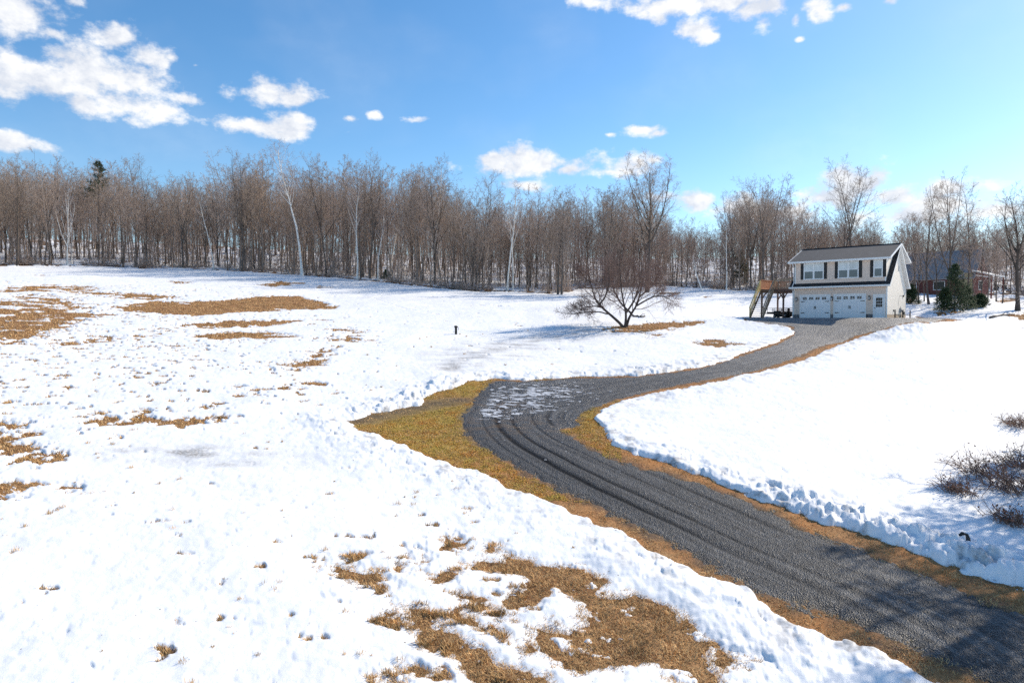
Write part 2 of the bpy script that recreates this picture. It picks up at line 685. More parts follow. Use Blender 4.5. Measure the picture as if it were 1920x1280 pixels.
def mat_siding(name, col, pitch=0.115):
    m, nt, b = new_mat(name)
    co = objco(nt)
    sp = nt.nodes.new('ShaderNodeSeparateXYZ')
    nt.links.new(co, sp.inputs[0])
    d = nt.nodes.new('ShaderNodeMath')
    d.operation = 'DIVIDE'
    nt.links.new(sp.outputs[2], d.inputs[0])
    d.inputs[1].default_value = pitch
    fr = nt.nodes.new('ShaderNodeMath')
    fr.operation = 'FRACT'
    nt.links.new(d.outputs[0], fr.inputs[0])
    n = nz(nt, 3, 4, 0.6, co)
    c = ramp(nt, n.outputs['Fac'], [(0.3, tuple(x * .95 for x in col)), (0.7, tuple(min(1, x * 1.05) for x in col))])
    c = mixc(nt, mapr(nt, fr.outputs[0], 0.90, 0.97, 0, 0.14), c.outputs[0], tuple(x * .45 for x in col))
    nt.links.new(c, b.inputs['Base Color'])
    b.inputs['Roughness'].default_value = 0.5
    bump(nt, b, mapr(nt, fr.outputs[0], 0, 1, 1, 0), 0.15, 0.01)
    return m


def mat_shingle(name, col):
    m, nt, b = new_mat(name)
    co = objco(nt)
    br = nt.nodes.new('ShaderNodeTexBrick')
    br.inputs['Scale'].default_value = 1.0
    br.inputs['Brick Width'].default_value = 0.33
    br.inputs['Row Height'].default_value = 0.145
    br.inputs['Mortar Size'].default_value = 0.006
    br.inputs['Color1'].default_value = (*[c * .75 for c in col], 1)
    br.inputs['Color2'].default_value = (*[c * 1.3 for c in col], 1)
    br.inputs['Mortar'].default_value = (*[c * .35 for c in col], 1)
    nt.links.new(co, br.inputs['Vector'])
    n = nz(nt, 40, 3, 0.6, co)
    c = mixc(nt, mapr(nt, n.outputs['Fac'], .3, .7, 0, .5), br.outputs['Color'], tuple(col))
    nt.links.new(c, b.inputs['Base Color'])
    b.inputs['Roughness'].default_value = 0.8
    bump(nt, b, n.outputs['Fac'], 0.5, 0.01)
    return m


def mat_glass(name, col, rough=0.05, spec=0.7):
    m, nt, b = new_mat(name)
    co = objco(nt)
    n = nz(nt, 1.2, 2, 0.5, co)
    r = ramp(nt, n.outputs['Fac'], [(0.3, tuple(c * .8 for c in col)), (0.7, tuple(c * 1.2 for c in col))])
    nt.links.new(r.outputs[0], b.inputs['Base Color'])
    b.inputs['Roughness'].default_value = rough
    b.inputs['Specular IOR Level'].default_value = spec
    return m


def mat_wood(name, lo, hi):
    m, nt, b = new_mat(name)
    co = objco(nt)
    mp = nt.nodes.new('ShaderNodeMapping')
    mp.inputs['Scale'].default_value = (3, 3, 14)
    nt.links.new(co, mp.inputs[0])
    n = nz(nt, 2.0, 5, 0.6, mp.outputs[0])
    r = ramp(nt, n.outputs['Fac'], [(0.3, lo), (0.7, hi)])
    nt.links.new(r.outputs[0], b.inputs['Base Color'])
    b.inputs['Roughness'].default_value = 0.75
    bump(nt, b, n.outputs['Fac'], 0.4, 0.01)
    return m


def mat_stone(name, lo, hi):
    m, nt, b = new_mat(name)
    co = objco(nt)
    v = nz(nt, 6, typ='v', vec=co)
    r = ramp(nt, v.outputs['Color'], [(0.1, lo), (0.9, hi)])
    e = ramp(nt, v.outputs['Distance'], [(0.0, (1, 1, 1)), (0.55, (0.9, 0.9, 0.9)), (0.8, (0.4, 0.4, 0.4))])
    nt.links.new(mixc(nt, 1.0, r.outputs[0], e.outputs[0], 'MULTIPLY'), b.inputs['Base Color'])
    b.inputs['Roughness'].default_value = 0.85
    bump(nt, b, v.outputs['Distance'], 0.8, 0.04)
    return m


def verge_mat():
    m, nt, b = new_mat('verge_turf')
    co = objco(nt)
    n1 = nz(nt, .9, 5, .65, co)
    n2 = nz(nt, 17, 3, .6, co)
    c1 = ramp(nt, n1.outputs['Fac'], [(.3, (.66, .28, .065)), (.44, (.74, .42, .10)), (.56, (.66, .48, .11)), (.72, (.44, .35, .09))])
    c2 = ramp(nt, n2.outputs['Fac'], [(.3, (.55, .55, .55)), (.7, (1.3, 1.3, 1.3))])
    nt.links.new(mixc(nt, 1.0, c1.outputs[0], c2.outputs[0], 'MULTIPLY'), b.inputs['Base Color'])
    b.inputs['Roughness'].default_value = .85
    b.inputs['Specular IOR Level'].default_value = .15
    return m


M['snow'] = mat_snow()
M['ground'] = mat_ground()
M['gravel'] = mat_gravel()
M['bark'] = mat_bark('grey_bark', (0.14, 0.108, 0.088), (0.29, 0.232, 0.19))
M['dark_bark'] = mat_bark('dark_bark', (0.075, 0.06, 0.052), (0.17, 0.14, 0.118))
M['twig'] = mat_bark('twig_bark', (0.29, 0.228, 0.19), (0.46, 0.37, 0.315))
M['grey_twig'] = mat_bark('grey_twig_bark', (0.29, 0.22, 0.17), (0.44, 0.345, 0.27))
M['birch_twig'] = mat_bark('birch_twig_bark', (0.28, 0.21, 0.18), (0.42, 0.33, 0.29))
M['apple_bark'] = mat_bark('apple_bark', (0.055, 0.043, 0.038), (0.12, 0.095, 0.085))
M['apple_twig'] = mat_bark('apple_twig_bark', (0.13, 0.09, 0.078), (0.22, 0.155, 0.135))
M['birch'] = mat_birch()
M['sunlit_bark'] = mat_bark('sunlit_grey_bark', (0.20, 0.165, 0.14), (0.40, 0.345, 0.30))  # lighter bark, the sunlit side of trunks painted into the colour
M['needles'] = plain('spruce_needles', (0.045, 0.075, 0.03), 0.7, var=.5, scale=3)
M['pine_needles'] = plain('pine_needles', (0.06, 0.075, 0.035), 0.7, var=.4, scale=2)
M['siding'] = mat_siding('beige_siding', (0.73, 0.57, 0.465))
M['sunlit_siding'] = mat_siding('sunlit_cream_siding', (0.80, 0.73, 0.64))  # lighter copy of the siding, sunlight painted into its colour
M['trim'] = plain('white_trim', (0.80, 0.80, 0.79), 0.45, var=.04)
M['white_door'] = plain('white_door_paint', (0.78, 0.79, 0.80), 0.4, var=.05)
M['shingle'] = mat_shingle('charcoal_shingle', (0.068, 0.069, 0.074))
M['black_shingle'] = mat_shingle('black_shingle', (0.018, 0.018, 0.02))
M['black'] = plain('black_metal', (0.015, 0.015, 0.016), 0.45, var=.3)
M['shutter'] = plain('black_shutter', (0.012, 0.012, 0.014), 0.5, var=.2)
M['glass'] = mat_glass('window_glass', (0.09, 0.11, 0.13), 0.1, 0.5)
M['blind'] = mat_glass('blind_behind_glass', (0.60, 0.62, 0.63), 0.2)
M['dark_glass'] = mat_glass('dark_glass', (0.015, 0.018, 0.024), 0.2, 0.25)
M['block'] = mat_stone('grey_stone_veneer', (0.10, 0.10, 0.11), (0.26, 0.25, 0.25))
M['concrete'] = plain('tan_foundation', (0.42, 0.33, 0.24), 0.85, var=.2, bumpd=.01)
M['cedar'] = mat_wood('orange_cedar', (0.36, 0.17, 0.085), (0.50, 0.26, 0.14))
M['treated_and_shaded'] = mat_wood('treated_and_shaded_pine', (0.25, 0.18, 0.12), (0.38, 0.28, 0.19))  # also paints the shade on the front railing and right handrail
M['sunlit_yellow'] = mat_wood('sunlit_yellow_pine', (0.50, 0.37, 0.14), (0.62, 0.48, 0.20))  # yellow wood with the sun on the left handrail painted in
M['deck_brown'] = mat_wood('brown_stain', (0.10, 0.055, 0.04), (0.17, 0.095, 0.07))
M['tyre'] = plain('tyre_rubber', (0.018, 0.018, 0.018), 0.8, var=.3)
M['steel'] = plain('dull_steel', (0.35, 0.35, 0.36), 0.4, metal=.8, var=.2)
M['grey_metal'] = plain('grey_painted_metal', (0.32, 0.33, 0.34), 0.5, var=.12)
M['red_siding'] = mat_siding('red_log_siding', (0.15, 0.035, 0.028), 0.2)
M['metal_roof'] = plain('grey_metal_roof', (0.27, 0.265, 0.27), 0.6, var=.15, scale=2)
M['tarp'] = plain('blue_tarp', (0.10, 0.20, 0.42), 0.5, var=.25, scale=4)
M['yellow_stone'] = mat_stone('yellow_fieldstone', (0.25, 0.20, 0.10), (0.50, 0.42, 0.24))
M['blade'] = plain('dry_grass_blades', (0.58, 0.37, 0.17), 0.8, var=.5, scale=2.5, spec=.2)
M['verge_blade'] = verge_mat()
M['leaf'] = plain('rusty_leaves', (0.26, 0.10, 0.055), 0.8, var=.5, scale=5)
M['bramble'] = plain('bramble_canes', (0.19, 0.115, 0.085), 0.8, var=.4, scale=5)
M['dark_rock'] = plain('dark_wet_rock', (0.035, 0.03, 0.027), 0.7, var=.4, bumpd=.03)

# ------------------------------------------------------------------ terrain
HOUSE_O = np.array([28.37, 68.92])
HOUSE_YAW = -0.728
HOUSE_W, HOUSE_D = 8.5, 7.3
HOUSE_Z = 9.2
_hu = np.array([math.cos(HOUSE_YAW), math.sin(HOUSE_YAW)])
_hv = np.array([-math.sin(HOUSE_YAW), math.cos(HOUSE_YAW)])


def house_uv(x, y):
    dx, dy = x - HOUSE_O[0], y - HOUSE_O[1]
    return dx * _hu[0] + dy * _hu[1], dx * _hv[0] + dy * _hv[1]


def house_xy(u, v):
    p = HOUSE_O + u * _hu + v * _hv
    return float(p[0]), float(p[1])


def g(x, y):
    """height of the bare ground"""
    x = np.asarray(x, float)
    y = np.asarray(y, float)
    ye = np.where(y > 130, 130 + 110 * np.tanh((y - 130) / 110), y)
    ye = np.where(ye < 0, 25 * np.tanh(ye / 25), ye)
    xl = np.clip(-x - 5, -200, 140)
    tilt = 20 * np.logaddexp(0, xl / 20) - 20 * np.logaddexp(0, -5 / 20)
    z = 0.22 + 0.137 * ye + 0.044 * tilt * sstep(-20, 60, y)
    far = sstep(120, 400, np.hypot(x, y))
    z = z + 0.30 * perlin(x / 23 + .3, y / 23, 3) + 0.10 * perlin(x / 8, y / 8, 5) + 9 * far * perlin(x / 160, y / 160, 9)
    u, v = house_uv(x, y)
    du = np.maximum(np.maximum(-3.2 - u, u - (HOUSE_W + 1.5)), 0)
    dv = np.maximum(np.maximum(-4.0 - v, v - (HOUSE_D + 0.5)), 0)
    w = 1 - sstep(0.0, 9.0, np.hypot(du, dv))
    return z * (1 - w) + (HOUSE_Z - 0.03) * w


def G(px, py):
    """where the ray through a photo pixel meets the ground: arrays of x, y"""
    px = np.atleast_1d(np.asarray(px, float))
    py = np.atleast_1d(np.asarray(py, float))
    D = np.array([pix_dir(a, b) for a, b in zip(px, py)])
    t = np.geomspace(6, 600, 700)
    X = D[:, 0:1] * t
    Y = D[:, 1:2] * t
    Z = CAM_Z + D[:, 2:3] * t
    below = Z - g(X, Y) < 0
    i = np.where(below.any(1), below.argmax(1), len(t) - 1)
    i = np.maximum(i, 1)
    a, b = t[i - 1], t[i]
    for _ in range(24):
        m = (a + b) / 2
        bl = CAM_Z + D[:, 2] * m - g(D[:, 0] * m, D[:, 1] * m) < 0
        b = np.where(bl, m, b)
        a = np.where(bl, a, m)
    return np.c_[D[:, 0] * b, D[:, 1] * b]


def G1(px, py):
    p = G([px], [py])[0]
    return float(p[0]), float(p[1]), float(g(p[0], p[1]))


def GP(pts):
    pts = np.asarray(pts, float)
    return G(pts[:, 0], pts[:, 1])


# outlines read from the photograph, dropped onto the ground
SNOW_EDGE_LEFT = [(1850, 1330), (1768, 1280), (1666, 1223), (1585, 1199), (1484, 1166), (1402, 1105), (1240, 1040), (1150, 990), (1040, 945), (932, 899), (894, 880), (830, 864), (775, 840), (721, 821), (681, 805), (656, 791), (735, 769), (792, 758), (800, 748), (824, 734), (851, 731), (884, 715), (932, 711), (992, 714), (1073, 707), (1160, 706), (1200, 705), (1312, 690), (1379, 669), (1455, 643), (1490, 622), (1480, 612), (1440, 607), (1400, 601), (1380, 596)]
SNOW_EDGE_RIGHT = [(1720, 594), (1800, 600), (1740, 606), (1650, 619), (1600, 636), (1560, 652), (1500, 677), (1402, 702), (1334, 718), (1267, 731), (1213, 740), (1155, 754), (1115, 769), (1113, 784), (1126, 802), (1132, 820), (1155, 838), (1281, 882), (1340, 906), (1443, 947), (1565, 987), (1687, 1026), (1808, 1074), (1920, 1112), (2100, 1190)]
GRAVEL = [(1980, 1330), (1890, 1280), (1748, 1227), (1605, 1166), (1423, 1105), (1240, 1004), (1120, 945), (1014, 899), (965, 870), (911, 840), (876, 810), (868, 785), (895, 753), (911, 731), (932, 714), (992, 716), (1073, 709), (1160, 708), (1200, 707), (1312, 693), (1379, 673), (1465, 645), (1494, 625), (1490, 611), (1440, 606), (1405, 601), (1385, 596)]
GRAVEL_R = [(1700, 594), (1770, 598), (1745, 604), (1655, 615), (1600, 628), (1540, 647), (1480, 673), (1400, 697), (1330, 710), (1230, 728), (1150, 748), (1105, 765), (1084, 771), (1078, 800), (1043, 803), (1100, 840), (1160, 870), (1240, 886), (1402, 943), (1524, 1004), (1646, 1048), (1768, 1097), (1920, 1162), (2150, 1260)]

_pad_uv_edge = [house_xy(u, v) for u, v in ((-3.6, 0.5), (0.05, 0.5), (0.05, 3.0), (HOUSE_W - .05, 3.0), (HOUSE_W + .2, HOUSE_D + .3), (HOUSE_W + 1.0, HOUSE_D + .3))]


def _loop(a, b):
    A = GP(a)
    B = GP(b)
    # the driveway runs on past the picture
    d = A[0] - A[4]
    d = d / np.hypot(*d)
    A = np.vstack([A[:1] + d * 34, A])
    B = np.vstack([B, B[-1:] + d * 30])
    return np.vstack([A, np.array(_pad_uv_edge), B])


P_CLEAR = _loop(SNOW_EDGE_LEFT, SNOW_EDGE_RIGHT)
P_GRAVEL = _loop(GRAVEL, GRAVEL_R)

# melted-out patches of the field (photo outlines; roughness of the edge, holes)
PATCHES = [
    ([(-60, 541), (0, 541), (80, 534), (130, 535), (200, 540), (170, 547), (260, 550), (335, 557), (300, 562), (230, 560), (150, 550), (60, 547), (-60, 550)], .5),
    ([(-90, 562), (0, 560), (60, 553), (110, 560), (150, 570), (185, 593), (150, 607), (110, 620), (60, 640), (0, 641), (-90, 645)], .75),
    ([(210, 575), (290, 563), (360, 566), (440, 561), (480, 555), (560, 555), (600, 565), (640, 577), (600, 580), (500, 583), (380, 592), (290, 588), (240, 585)], .35),
    ([(330, 611), (420, 602), (520, 600), (602, 601), (500, 611), (380, 616)], .5),
    ([(85, 645), (160, 637), (240, 630), (310, 627), (260, 634), (180, 640), (110, 651)], .45),
    ([(350, 630), (420, 622), (500, 622), (560, 632), (480, 636), (400, 638)], .35),
    ([(300, 527), (340, 526), (382, 531), (340, 532)], .4), ([(470, 534), (520, 527), (572, 530), (520, 538)], .5), ([(588, 535), (640, 539), (600, 541)], .4),
    ([(60, 516), (105, 516), (85, 519)], .4),
    ([(600, 636), (650, 632), (700, 640), (640, 641)], .8), ([(620, 617), (650, 617), (690, 622), (640, 624)], .7),
    ([(490, 683), (550, 681), (580, 671), (605, 655), (617, 658), (597, 680), (560, 691), (520, 690)], .6),
    ([(565, 718), (585, 714), (588, 723), (570, 724)], .6),
    ([(430, 738), (450, 726), (468, 735), (458, 744), (440, 743)], .4),
    ([(150, 800), (200, 785), (192, 797), (160, 804)], .7), ([(215, 783), (260, 778), (292, 783), (250, 790), (222, 788)], .7), ([(318, 786), (380, 780), (392, 785), (330, 790)], .8),
    ([(320, 766), (346, 764), (345, 770), (325, 771)], .5), ([(365, 765), (395, 764), (392, 769)], .6),
    ([(-30, 790), (35, 784), (20, 800), (0, 802), (-30, 806)], .6), ([(-40, 812), (30, 815), (60, 835), (50, 845), (10, 845), (-40, 856)], .7),
    ([(66, 812), (85, 806), (88, 818), (70, 826)], .6), ([(38, 862), (60, 855), (80, 860), (50, 868)], .6),
    ([(-40, 915), (0, 908), (35, 905), (42, 916), (10, 935), (-40, 940)], .6), ([(120, 915), (143, 912), (130, 918)], .5),
    # near patch
    ([(919, 1030), (1019, 1054), (1081, 1054), (1116, 1069), (1137, 1091), (1120, 1111), (1172, 1113), (1238, 1126), (1282, 1157), (1321, 1202), (1352, 1290), (1250, 1300), (1225, 1246), (1164, 1255), (1085, 1266), (1062, 1250), (1040, 1236), (997, 1232), (954, 1220), (980, 1185), (1024, 1167), (1063, 1178), (1102, 1154), (1072, 1124), (1041, 1106), (997, 1132), (980, 1115), (993, 1084), (941, 1080), (875, 1067), (906, 1049), (945, 1049)], .16),
    ([(766, 1137), (805, 1141), (849, 1181), (923, 1220), (936, 1246), (1015, 1272), (1030, 1310), (892, 1300), (857, 1246), (818, 1229), (779, 1202), (761, 1163)], .16),
    ([(862, 1113), (910, 1124), (936, 1146), (962, 1167), (941, 1168), (910, 1150)], .18),
    ([(849, 1154), (884, 1159), (962, 1194), (932, 1207), (892, 1181)], .18),
    ([(610, 1061), (625, 1055), (645, 1062), (640, 1068)], .3), ([(660, 1078), (690, 1074), (700, 1091), (670, 1095)], .3), ([(682, 1102), (705, 1098), (730, 1112), (765, 1128), (760, 1134), (735, 1132), (710, 1115)], .3),
    ([(648, 1048), (668, 1050), (662, 1058)], .3), ([(822, 1093), (835, 1072), (866, 1062), (862, 1074), (845, 1094)], .3), ([(760, 1045), (795, 1058), (790, 1068), (768, 1056)], .4),
    ([(832, 1013), (848, 1009), (866, 1020), (850, 1022)], .4), ([(726, 1152), (742, 1148), (740, 1168)], .4), ([(932, 1112), (955, 1108), (982, 1130), (960, 1132)], .4),
    ([(700, 1268), (740, 1262), (730, 1280)], .3), ([(805, 1258), (830, 1250), (838, 1275), (812, 1282)], .3), ([(1325, 1232), (1350, 1228), (1380, 1258), (1345, 1250)], .4),
    # round the lone tree, mounds towards the driveway
    ([(1115, 619), (1180, 609), (1260, 603), (1340, 600), (1305, 609), (1260, 618), (1200, 624), (1150, 623)], .3),
    ([(1205, 632), (1225, 627), (1248, 627), (1215, 634)], .3), ([(1298, 641), (1340, 635), (1397, 645), (1345, 651), (1320, 647)], .3),
    ([(1225, 549), (1270, 547), (1285, 551), (1240, 553)], .3), ([(1310, 556), (1332, 556), (1322, 559)], .3),
    ([(1745, 588), (1780, 583), (1828, 578), (1846, 573), (1800, 586), (1760, 592)], .4),
    ([(905, 572), (945, 573), (930, 576)], .5), ([(1690, 562), (1720, 558), (1715, 572)], .5),
    ([(1890, 590), (1925, 584), (1950, 596), (1915, 600)], .4), ([(1860, 562), (1905, 558), (1912, 564), (1880, 567)], .5),
]
PATCHES = [(GP(p), r) for p, r in PATCHES]
# chopped, lumpy plough banks (photo pixel, radius m, height m)
BANKS = [(1330, 895, 3, 0.13), (1450, 935, 3, 0.18), (1540, 955, 3, 0.24), (1620, 975, 3, 0.29), (1700, 1000, 3, 0.32), (1780, 1030, 3, 0.32), (1880, 1075, 4, 0.32), (1180, 830, 2.5, 0.09), (1240, 860, 2.5, 0.11), (560, 800, 3, 0.12), (605, 825, 2.5, 0.14), (690, 860, 3, 0.12), (800, 890, 3, 0.1), (900, 930, 3, 0.08), (1010, 975, 3, 0.07), (1170, 1050, 3, 0.08), (1260, 1090, 3, 0.1), (1330, 1125, 3, 0.09), (1450, 1190, 3, 0.09), (1560, 1230, 3, 0.09), (1210, 693, 4, 0.15), (1120, 700, 4, 0.12), (1280, 680, 4, 0.12), (1020, 703, 4, 0.1), (930, 706, 3.5, 0.12), (850, 720, 3, 0.15), (760, 745, 4, 0.19), (700, 765, 4, 0.14), (1600, 650, 4, 0.14), (1680, 618, 4, 0.14), (1740, 610, 4, 0.12), (1210, 592, 5, 0.14), (1325, 594, 4, 0.16), (1400, 712, 3, 0.09), (1270, 740, 2.5, 0.09)]
BANKS = [(*G1(a, b)[:2], r, h) for a, b, r, h in BANKS]
SLUSH = [(350, 855, 3.2, 1.0, 1.0), (445, 873, 0.9, .35, 1.0), (900, 665, 4.0, 2.0, .85), (960, 650, 3.4, 1.7, .95), (1010, 636, 3.4, 1.6, .95), (860, 685, 2.6, 1.7, .7), (1060, 628, 3.4, 1.8, .9), (1110, 621, 2.5, 1.4, .8), (1080, 580, 5, 2, .3), (740, 560, 6, 2.5, .25), (1240, 692, 4, 1.2, .5)]
SLUSH = [(*G1(a, b)[:2], rx, ry, s) for a, b, rx, ry, s in SLUSH]
TREELINE_PX = [(-260, 496), (-120, 497), (0, 498), (150, 498), (330, 503), (480, 510), (640, 521), (760, 534), (880, 546), (975, 548), (1030, 551), (1065, 548), (1085, 542), (1250, 537), (1300, 539), (1380, 545), (1440, 546), (1500, 548), (1600, 551), (1700, 553), (1800, 552), (1920, 553), (2100, 556)]
TREELINE = GP(TREELINE_PX)


TRACKS = [GP(P) for P in ([(1625, 660), (1690, 664), (1760, 668), (1850, 672), (1930, 678)], [(1630, 674), (1700, 674), (1770, 677), (1850, 679), (1930, 673)], [(1390, 575), (1420, 567), (1460, 560)], [(1300, 575), (1360, 566), (1425, 556)], [(700, 560), (760, 580), (820, 590), (900, 596)])]


def line_dist(L_, x, y):
    dd = np.full(np.shape(x), 9.0)
    aa = np.zeros(np.shape(x))
    lo, hi = L_.min(0) - 1, L_.max(0) + 1
    m = (x > lo[0]) & (x < hi[0]) & (y > lo[1]) & (y < hi[1])
    if m.any():
        X, Y = x[m], y[m]
        d0 = np.full(X.shape, 9.0)
        a0 = np.zeros(X.shape)
        s0 = 0.0
        for a, b in zip(L_[:-1], L_[1:]):
            e = b - a
            n = float(np.hypot(*e))
            t = np.clip(((X - a[0]) * e[0] + (Y - a[1]) * e[1]) / n ** 2, 0, 1)
            d = np.hypot(X - a[0] - t * e[0], Y - a[1] - t * e[1])
            c = d < d0
            d0 = np.where(c, d, d0)
            a0 = np.where(c, s0 + t * n, a0)
            s0 += n
        dd[m], aa[m] = d0, a0
    return dd, aa


def treeline_depth(x, y):
    """metres beyond the edge of the wood, along the view axis"""
    th = np.arctan2(x, np.maximum(y, 1e-3))
    tt = np.arctan2(TREELINE[:, 0], TREELINE[:, 1])
    rr = np.hypot(TREELINE[:, 0], TREELINE[:, 1])
    return np.hypot(x, y) - np.interp(th, tt, rr)


def clear_sd(x, y):
    w = .22 * perlin(x / 1.3, y / 1.3, 21) + .12 * perlin(x / .45, y / .45, 22)
    return poly_sdf(P_CLEAR, x, y, 6.0) + w


def snow_thickness(x, y, sd=None):
    """metres of snow above the ground; negative where it has melted through"""
    sd = clear_sd(x, y) if sd is None else sd
    r = np.hypot(x, y)
    t = 0.075 + 0.03 * perlin(x / 3.1, y / 3.1, 31)
    # plough banks along the driveway
    near = (sd < 4.5) & (sd > -1)
    amp = np.zeros(x.shape)
    for bx, by, br, bh in BANKS:
        d2 = ((x - bx) ** 2 + (y - by) ** 2) / br ** 2
        amp = np.maximum(amp, bh * np.exp(-d2))
    wx, wy = x + .10 * perlin(x / .3, y / .3, 44), y + .10 * perlin(x / .3, y / .3, 45)
    c1, v1 = worley(wx / .75, wy / .75, 46)
    c2, v2 = worley(wx / .34, wy / .34, 47)
    c3, v3 = worley(wx / .15, wy / .15, 48)
    chunk = (.15 + .75 * v1) * sstep(.85, .45, c1) + .34 * v2 * sstep(.8, .4, c2) + .16 * v3 * sstep(.75, .4, c3) + .18 * perlin(x / 1.7, y / 1.7, 43) - .12
    prof = np.exp(-((sd - 1.1) / 0.9) ** 2)
    t = t + amp * prof * (.25 + .95 * chunk)
    # whether or not beside the driveway, the listed banks are lumpy
    t = t + .26 * amp * (1 - prof) * chunk * sstep(5, 1.5, sd)
    crust = sstep(4.5, 1.0, sd) * (.4 + .6 * sstep(-.2, .4, perlin(x / 2.6, y / 2.6, 49)))
    t = t + crust * (.022 * perlin(x / .30, y / .30, 401) + .016 * np.abs(perlin(x / .14, y / .14, 402)) + .035 * perlin(x / .8, y / .8, 403))
    # cut edge of the cleared strip
    t = np.minimum(t, (sd - .12 - .3 * amp + 1.0 * amp * (chunk - .35)) * .95 + .02)
    face = sstep(-.05, .2, sd) * sstep(2.2, .8, sd) * np.clip((amp - .06) / .22, 0, 1.4)
    t = t + face * (.11 * perlin(x / .42, y / .42, 405) + .07 * perlin(x / .18, y / .18, 406) + .16 * (v2 - .5) * sstep(.8, .45, c2))
    # melted patches
    n_a = fbm(x / .9, y / .9, 51, 4, .6)
    n_b = fbm(x / 3.3, y / 1.5, 55, 4, .6)
    n_c = fbm(x / .28, y / .22, 57, 2, .6)
    pd = np.full(x.shape, 6.0)
    for P, rough in PATCHES:
        big = np.hypot(*P.mean(0)) > 30
        s = poly_sdf(P, x, y, 6.0)
        m = s < 5.9
        if m.any():
            s[m] += rough * ((1.7 if big else 1.25) * n_a[m] + (1.7 if big else .85) * n_b[m] + (.6 if big else .5) * n_c[m])
            pd = np.minimum(pd, s)
    fr = sstep(25, 40, r)
    lft = sstep(-34, -44, x)
    isl = sstep(.42 - .12 * fr - .5 * lft, 1.0 - .45 * lft, fbm(x / (1.5 + 1.6 * fr), y / (.9 + .6 * fr), 59, 5, .65)) * np.maximum(sstep(-2.6, -.2, pd), fr * (.35 + .65 * sstep(-34, -46, x)))
    pd = np.where(pd < .12, np.maximum(pd, (isl - .55) * .5), pd)
    t = np.minimum(t, pd * .20 + .005)
    # spots of turf poking through the thin snow of the upper and left field
    sp = fbm(x / .95, y / .6, 61, 3, .6) + .25 * perlin(x / 6, y / 3, 64)
    px = 960 + F_PX * x / np.maximum(y, 1)
    wl = sstep(900, 250, px) * sstep(22, 36, y) * sstep(100, 70, y)
    wl = np.maximum(wl, .35 * sstep(30, 14, r) * sstep(1000, 500, px))
    wl = np.maximum(wl, .55 * np.exp(-((x + 5.5) ** 2 + (y - 17.0) ** 2) / 30))
    wl = np.maximum(wl, .25 * sstep(80, 60, y) * sstep(30, 45, y) * (px < 1400))
    wl = np.maximum(wl, .45 * sstep(1650, 1850, px) * sstep(60, 72, y))
    thr = 1.16 - .60 * wl
    t = t - (.17 - .07 * sstep(30, 16, r)) * sstep(thr - .12, thr + .2, sp) * (wl > .02)
    for L_ in TRACKS:
        dd, aa = line_dist(L_, x, y)
        t = t - .06 * np.exp(-(dd / .14) ** 2) * (.3 + .7 * sstep(-.2, .3, np.sin(aa * 5.5) + .3 * perlin(aa, aa * 0 + .5, 67)))
    # brown litter under the edge of the wood
    td = treeline_depth(x, y)
    ln = fbm(x / 2.2, y / 1.1, 71, 4, .6)
    t = t - .35 * sstep(.25, .6, ln + 1.0 * np.exp(-((td - .8) / 1.2) ** 2) - .12) * sstep(-1.0, 0.2, td)
    u, v = house_uv(x, y)
    inside = (u > -.1) & (u < HOUSE_W + .25) & (v > -.1) & (v < HOUSE_D + .25)
    t = np.where(inside, -.3, t)
    # the frozen turning place with its painted glare is a separate mesh
    return t


def snow_fine(x, y):
    return .013 * perlin(x / .55, y / .55, 81) + .009 * perlin(x / .22, y / .22, 82) + .05 * perlin(x / 2.3, y / 2.3, 83) - .030 * sstep(.45, .9, perlin(x / .42, y / .42, 84)) - .02 * sstep(.5, .9, perlin(x / .17, y / .17, 85))


MELT_TRACK = GP([(1125, 620), (1060, 629), (1000, 640), (950, 651), (905, 665), (870, 681), (848, 694)])


def slush_mask(x, y):
    s = np.zeros(x.shape)
    for a, b, rx, ry, k in SLUSH:
        d = ((x - a) / rx) ** 2 + ((y - b) / ry) ** 2
        s = np.maximum(s, k * np.exp(-d))
    dd, aa = line_dist(MELT_TRACK, x, y)
    s = np.maximum(s, np.exp(-(dd / (.55 + .9 * np.clip(aa / 16, 0, 1))) ** 2))
    return s * (.6 + .8 * np.clip(fbm(x / 1.6, y / .8, 91, 4), -.5, .6))


def polar_grid(rad, th):
    R, T = np.meshgrid(rad, th, indexing='ij')
    X = R * np.sin(T)
    Y = R * np.cos(T)
    nr, nt_ = R.shape
    i = np.arange(nr - 1)[:, None] * nt_
    closed = abs((th[-1] - th[0]) - 2 * math.pi) < 1e-6
    j = np.arange(nt_ - 1)[None, :]
    q = np.stack([i + j, i + j + 1, i + j + nt_ + 1, i + j + nt_], -1).reshape(-1, 4)
    return X.ravel(), Y.ravel(), q[:, ::-1]


PATH_SPOTS = [(*G1(a, b)[:2], ra, rb) for a, b, ra, rb in [(670, 788, 1.2, .6), (700, 780, 1.3, .7), (740, 771, 1.4, .75), (780, 763, 1.3, .75), (820, 756, 1.3, .7), (860, 750, 1.2, .6)]]


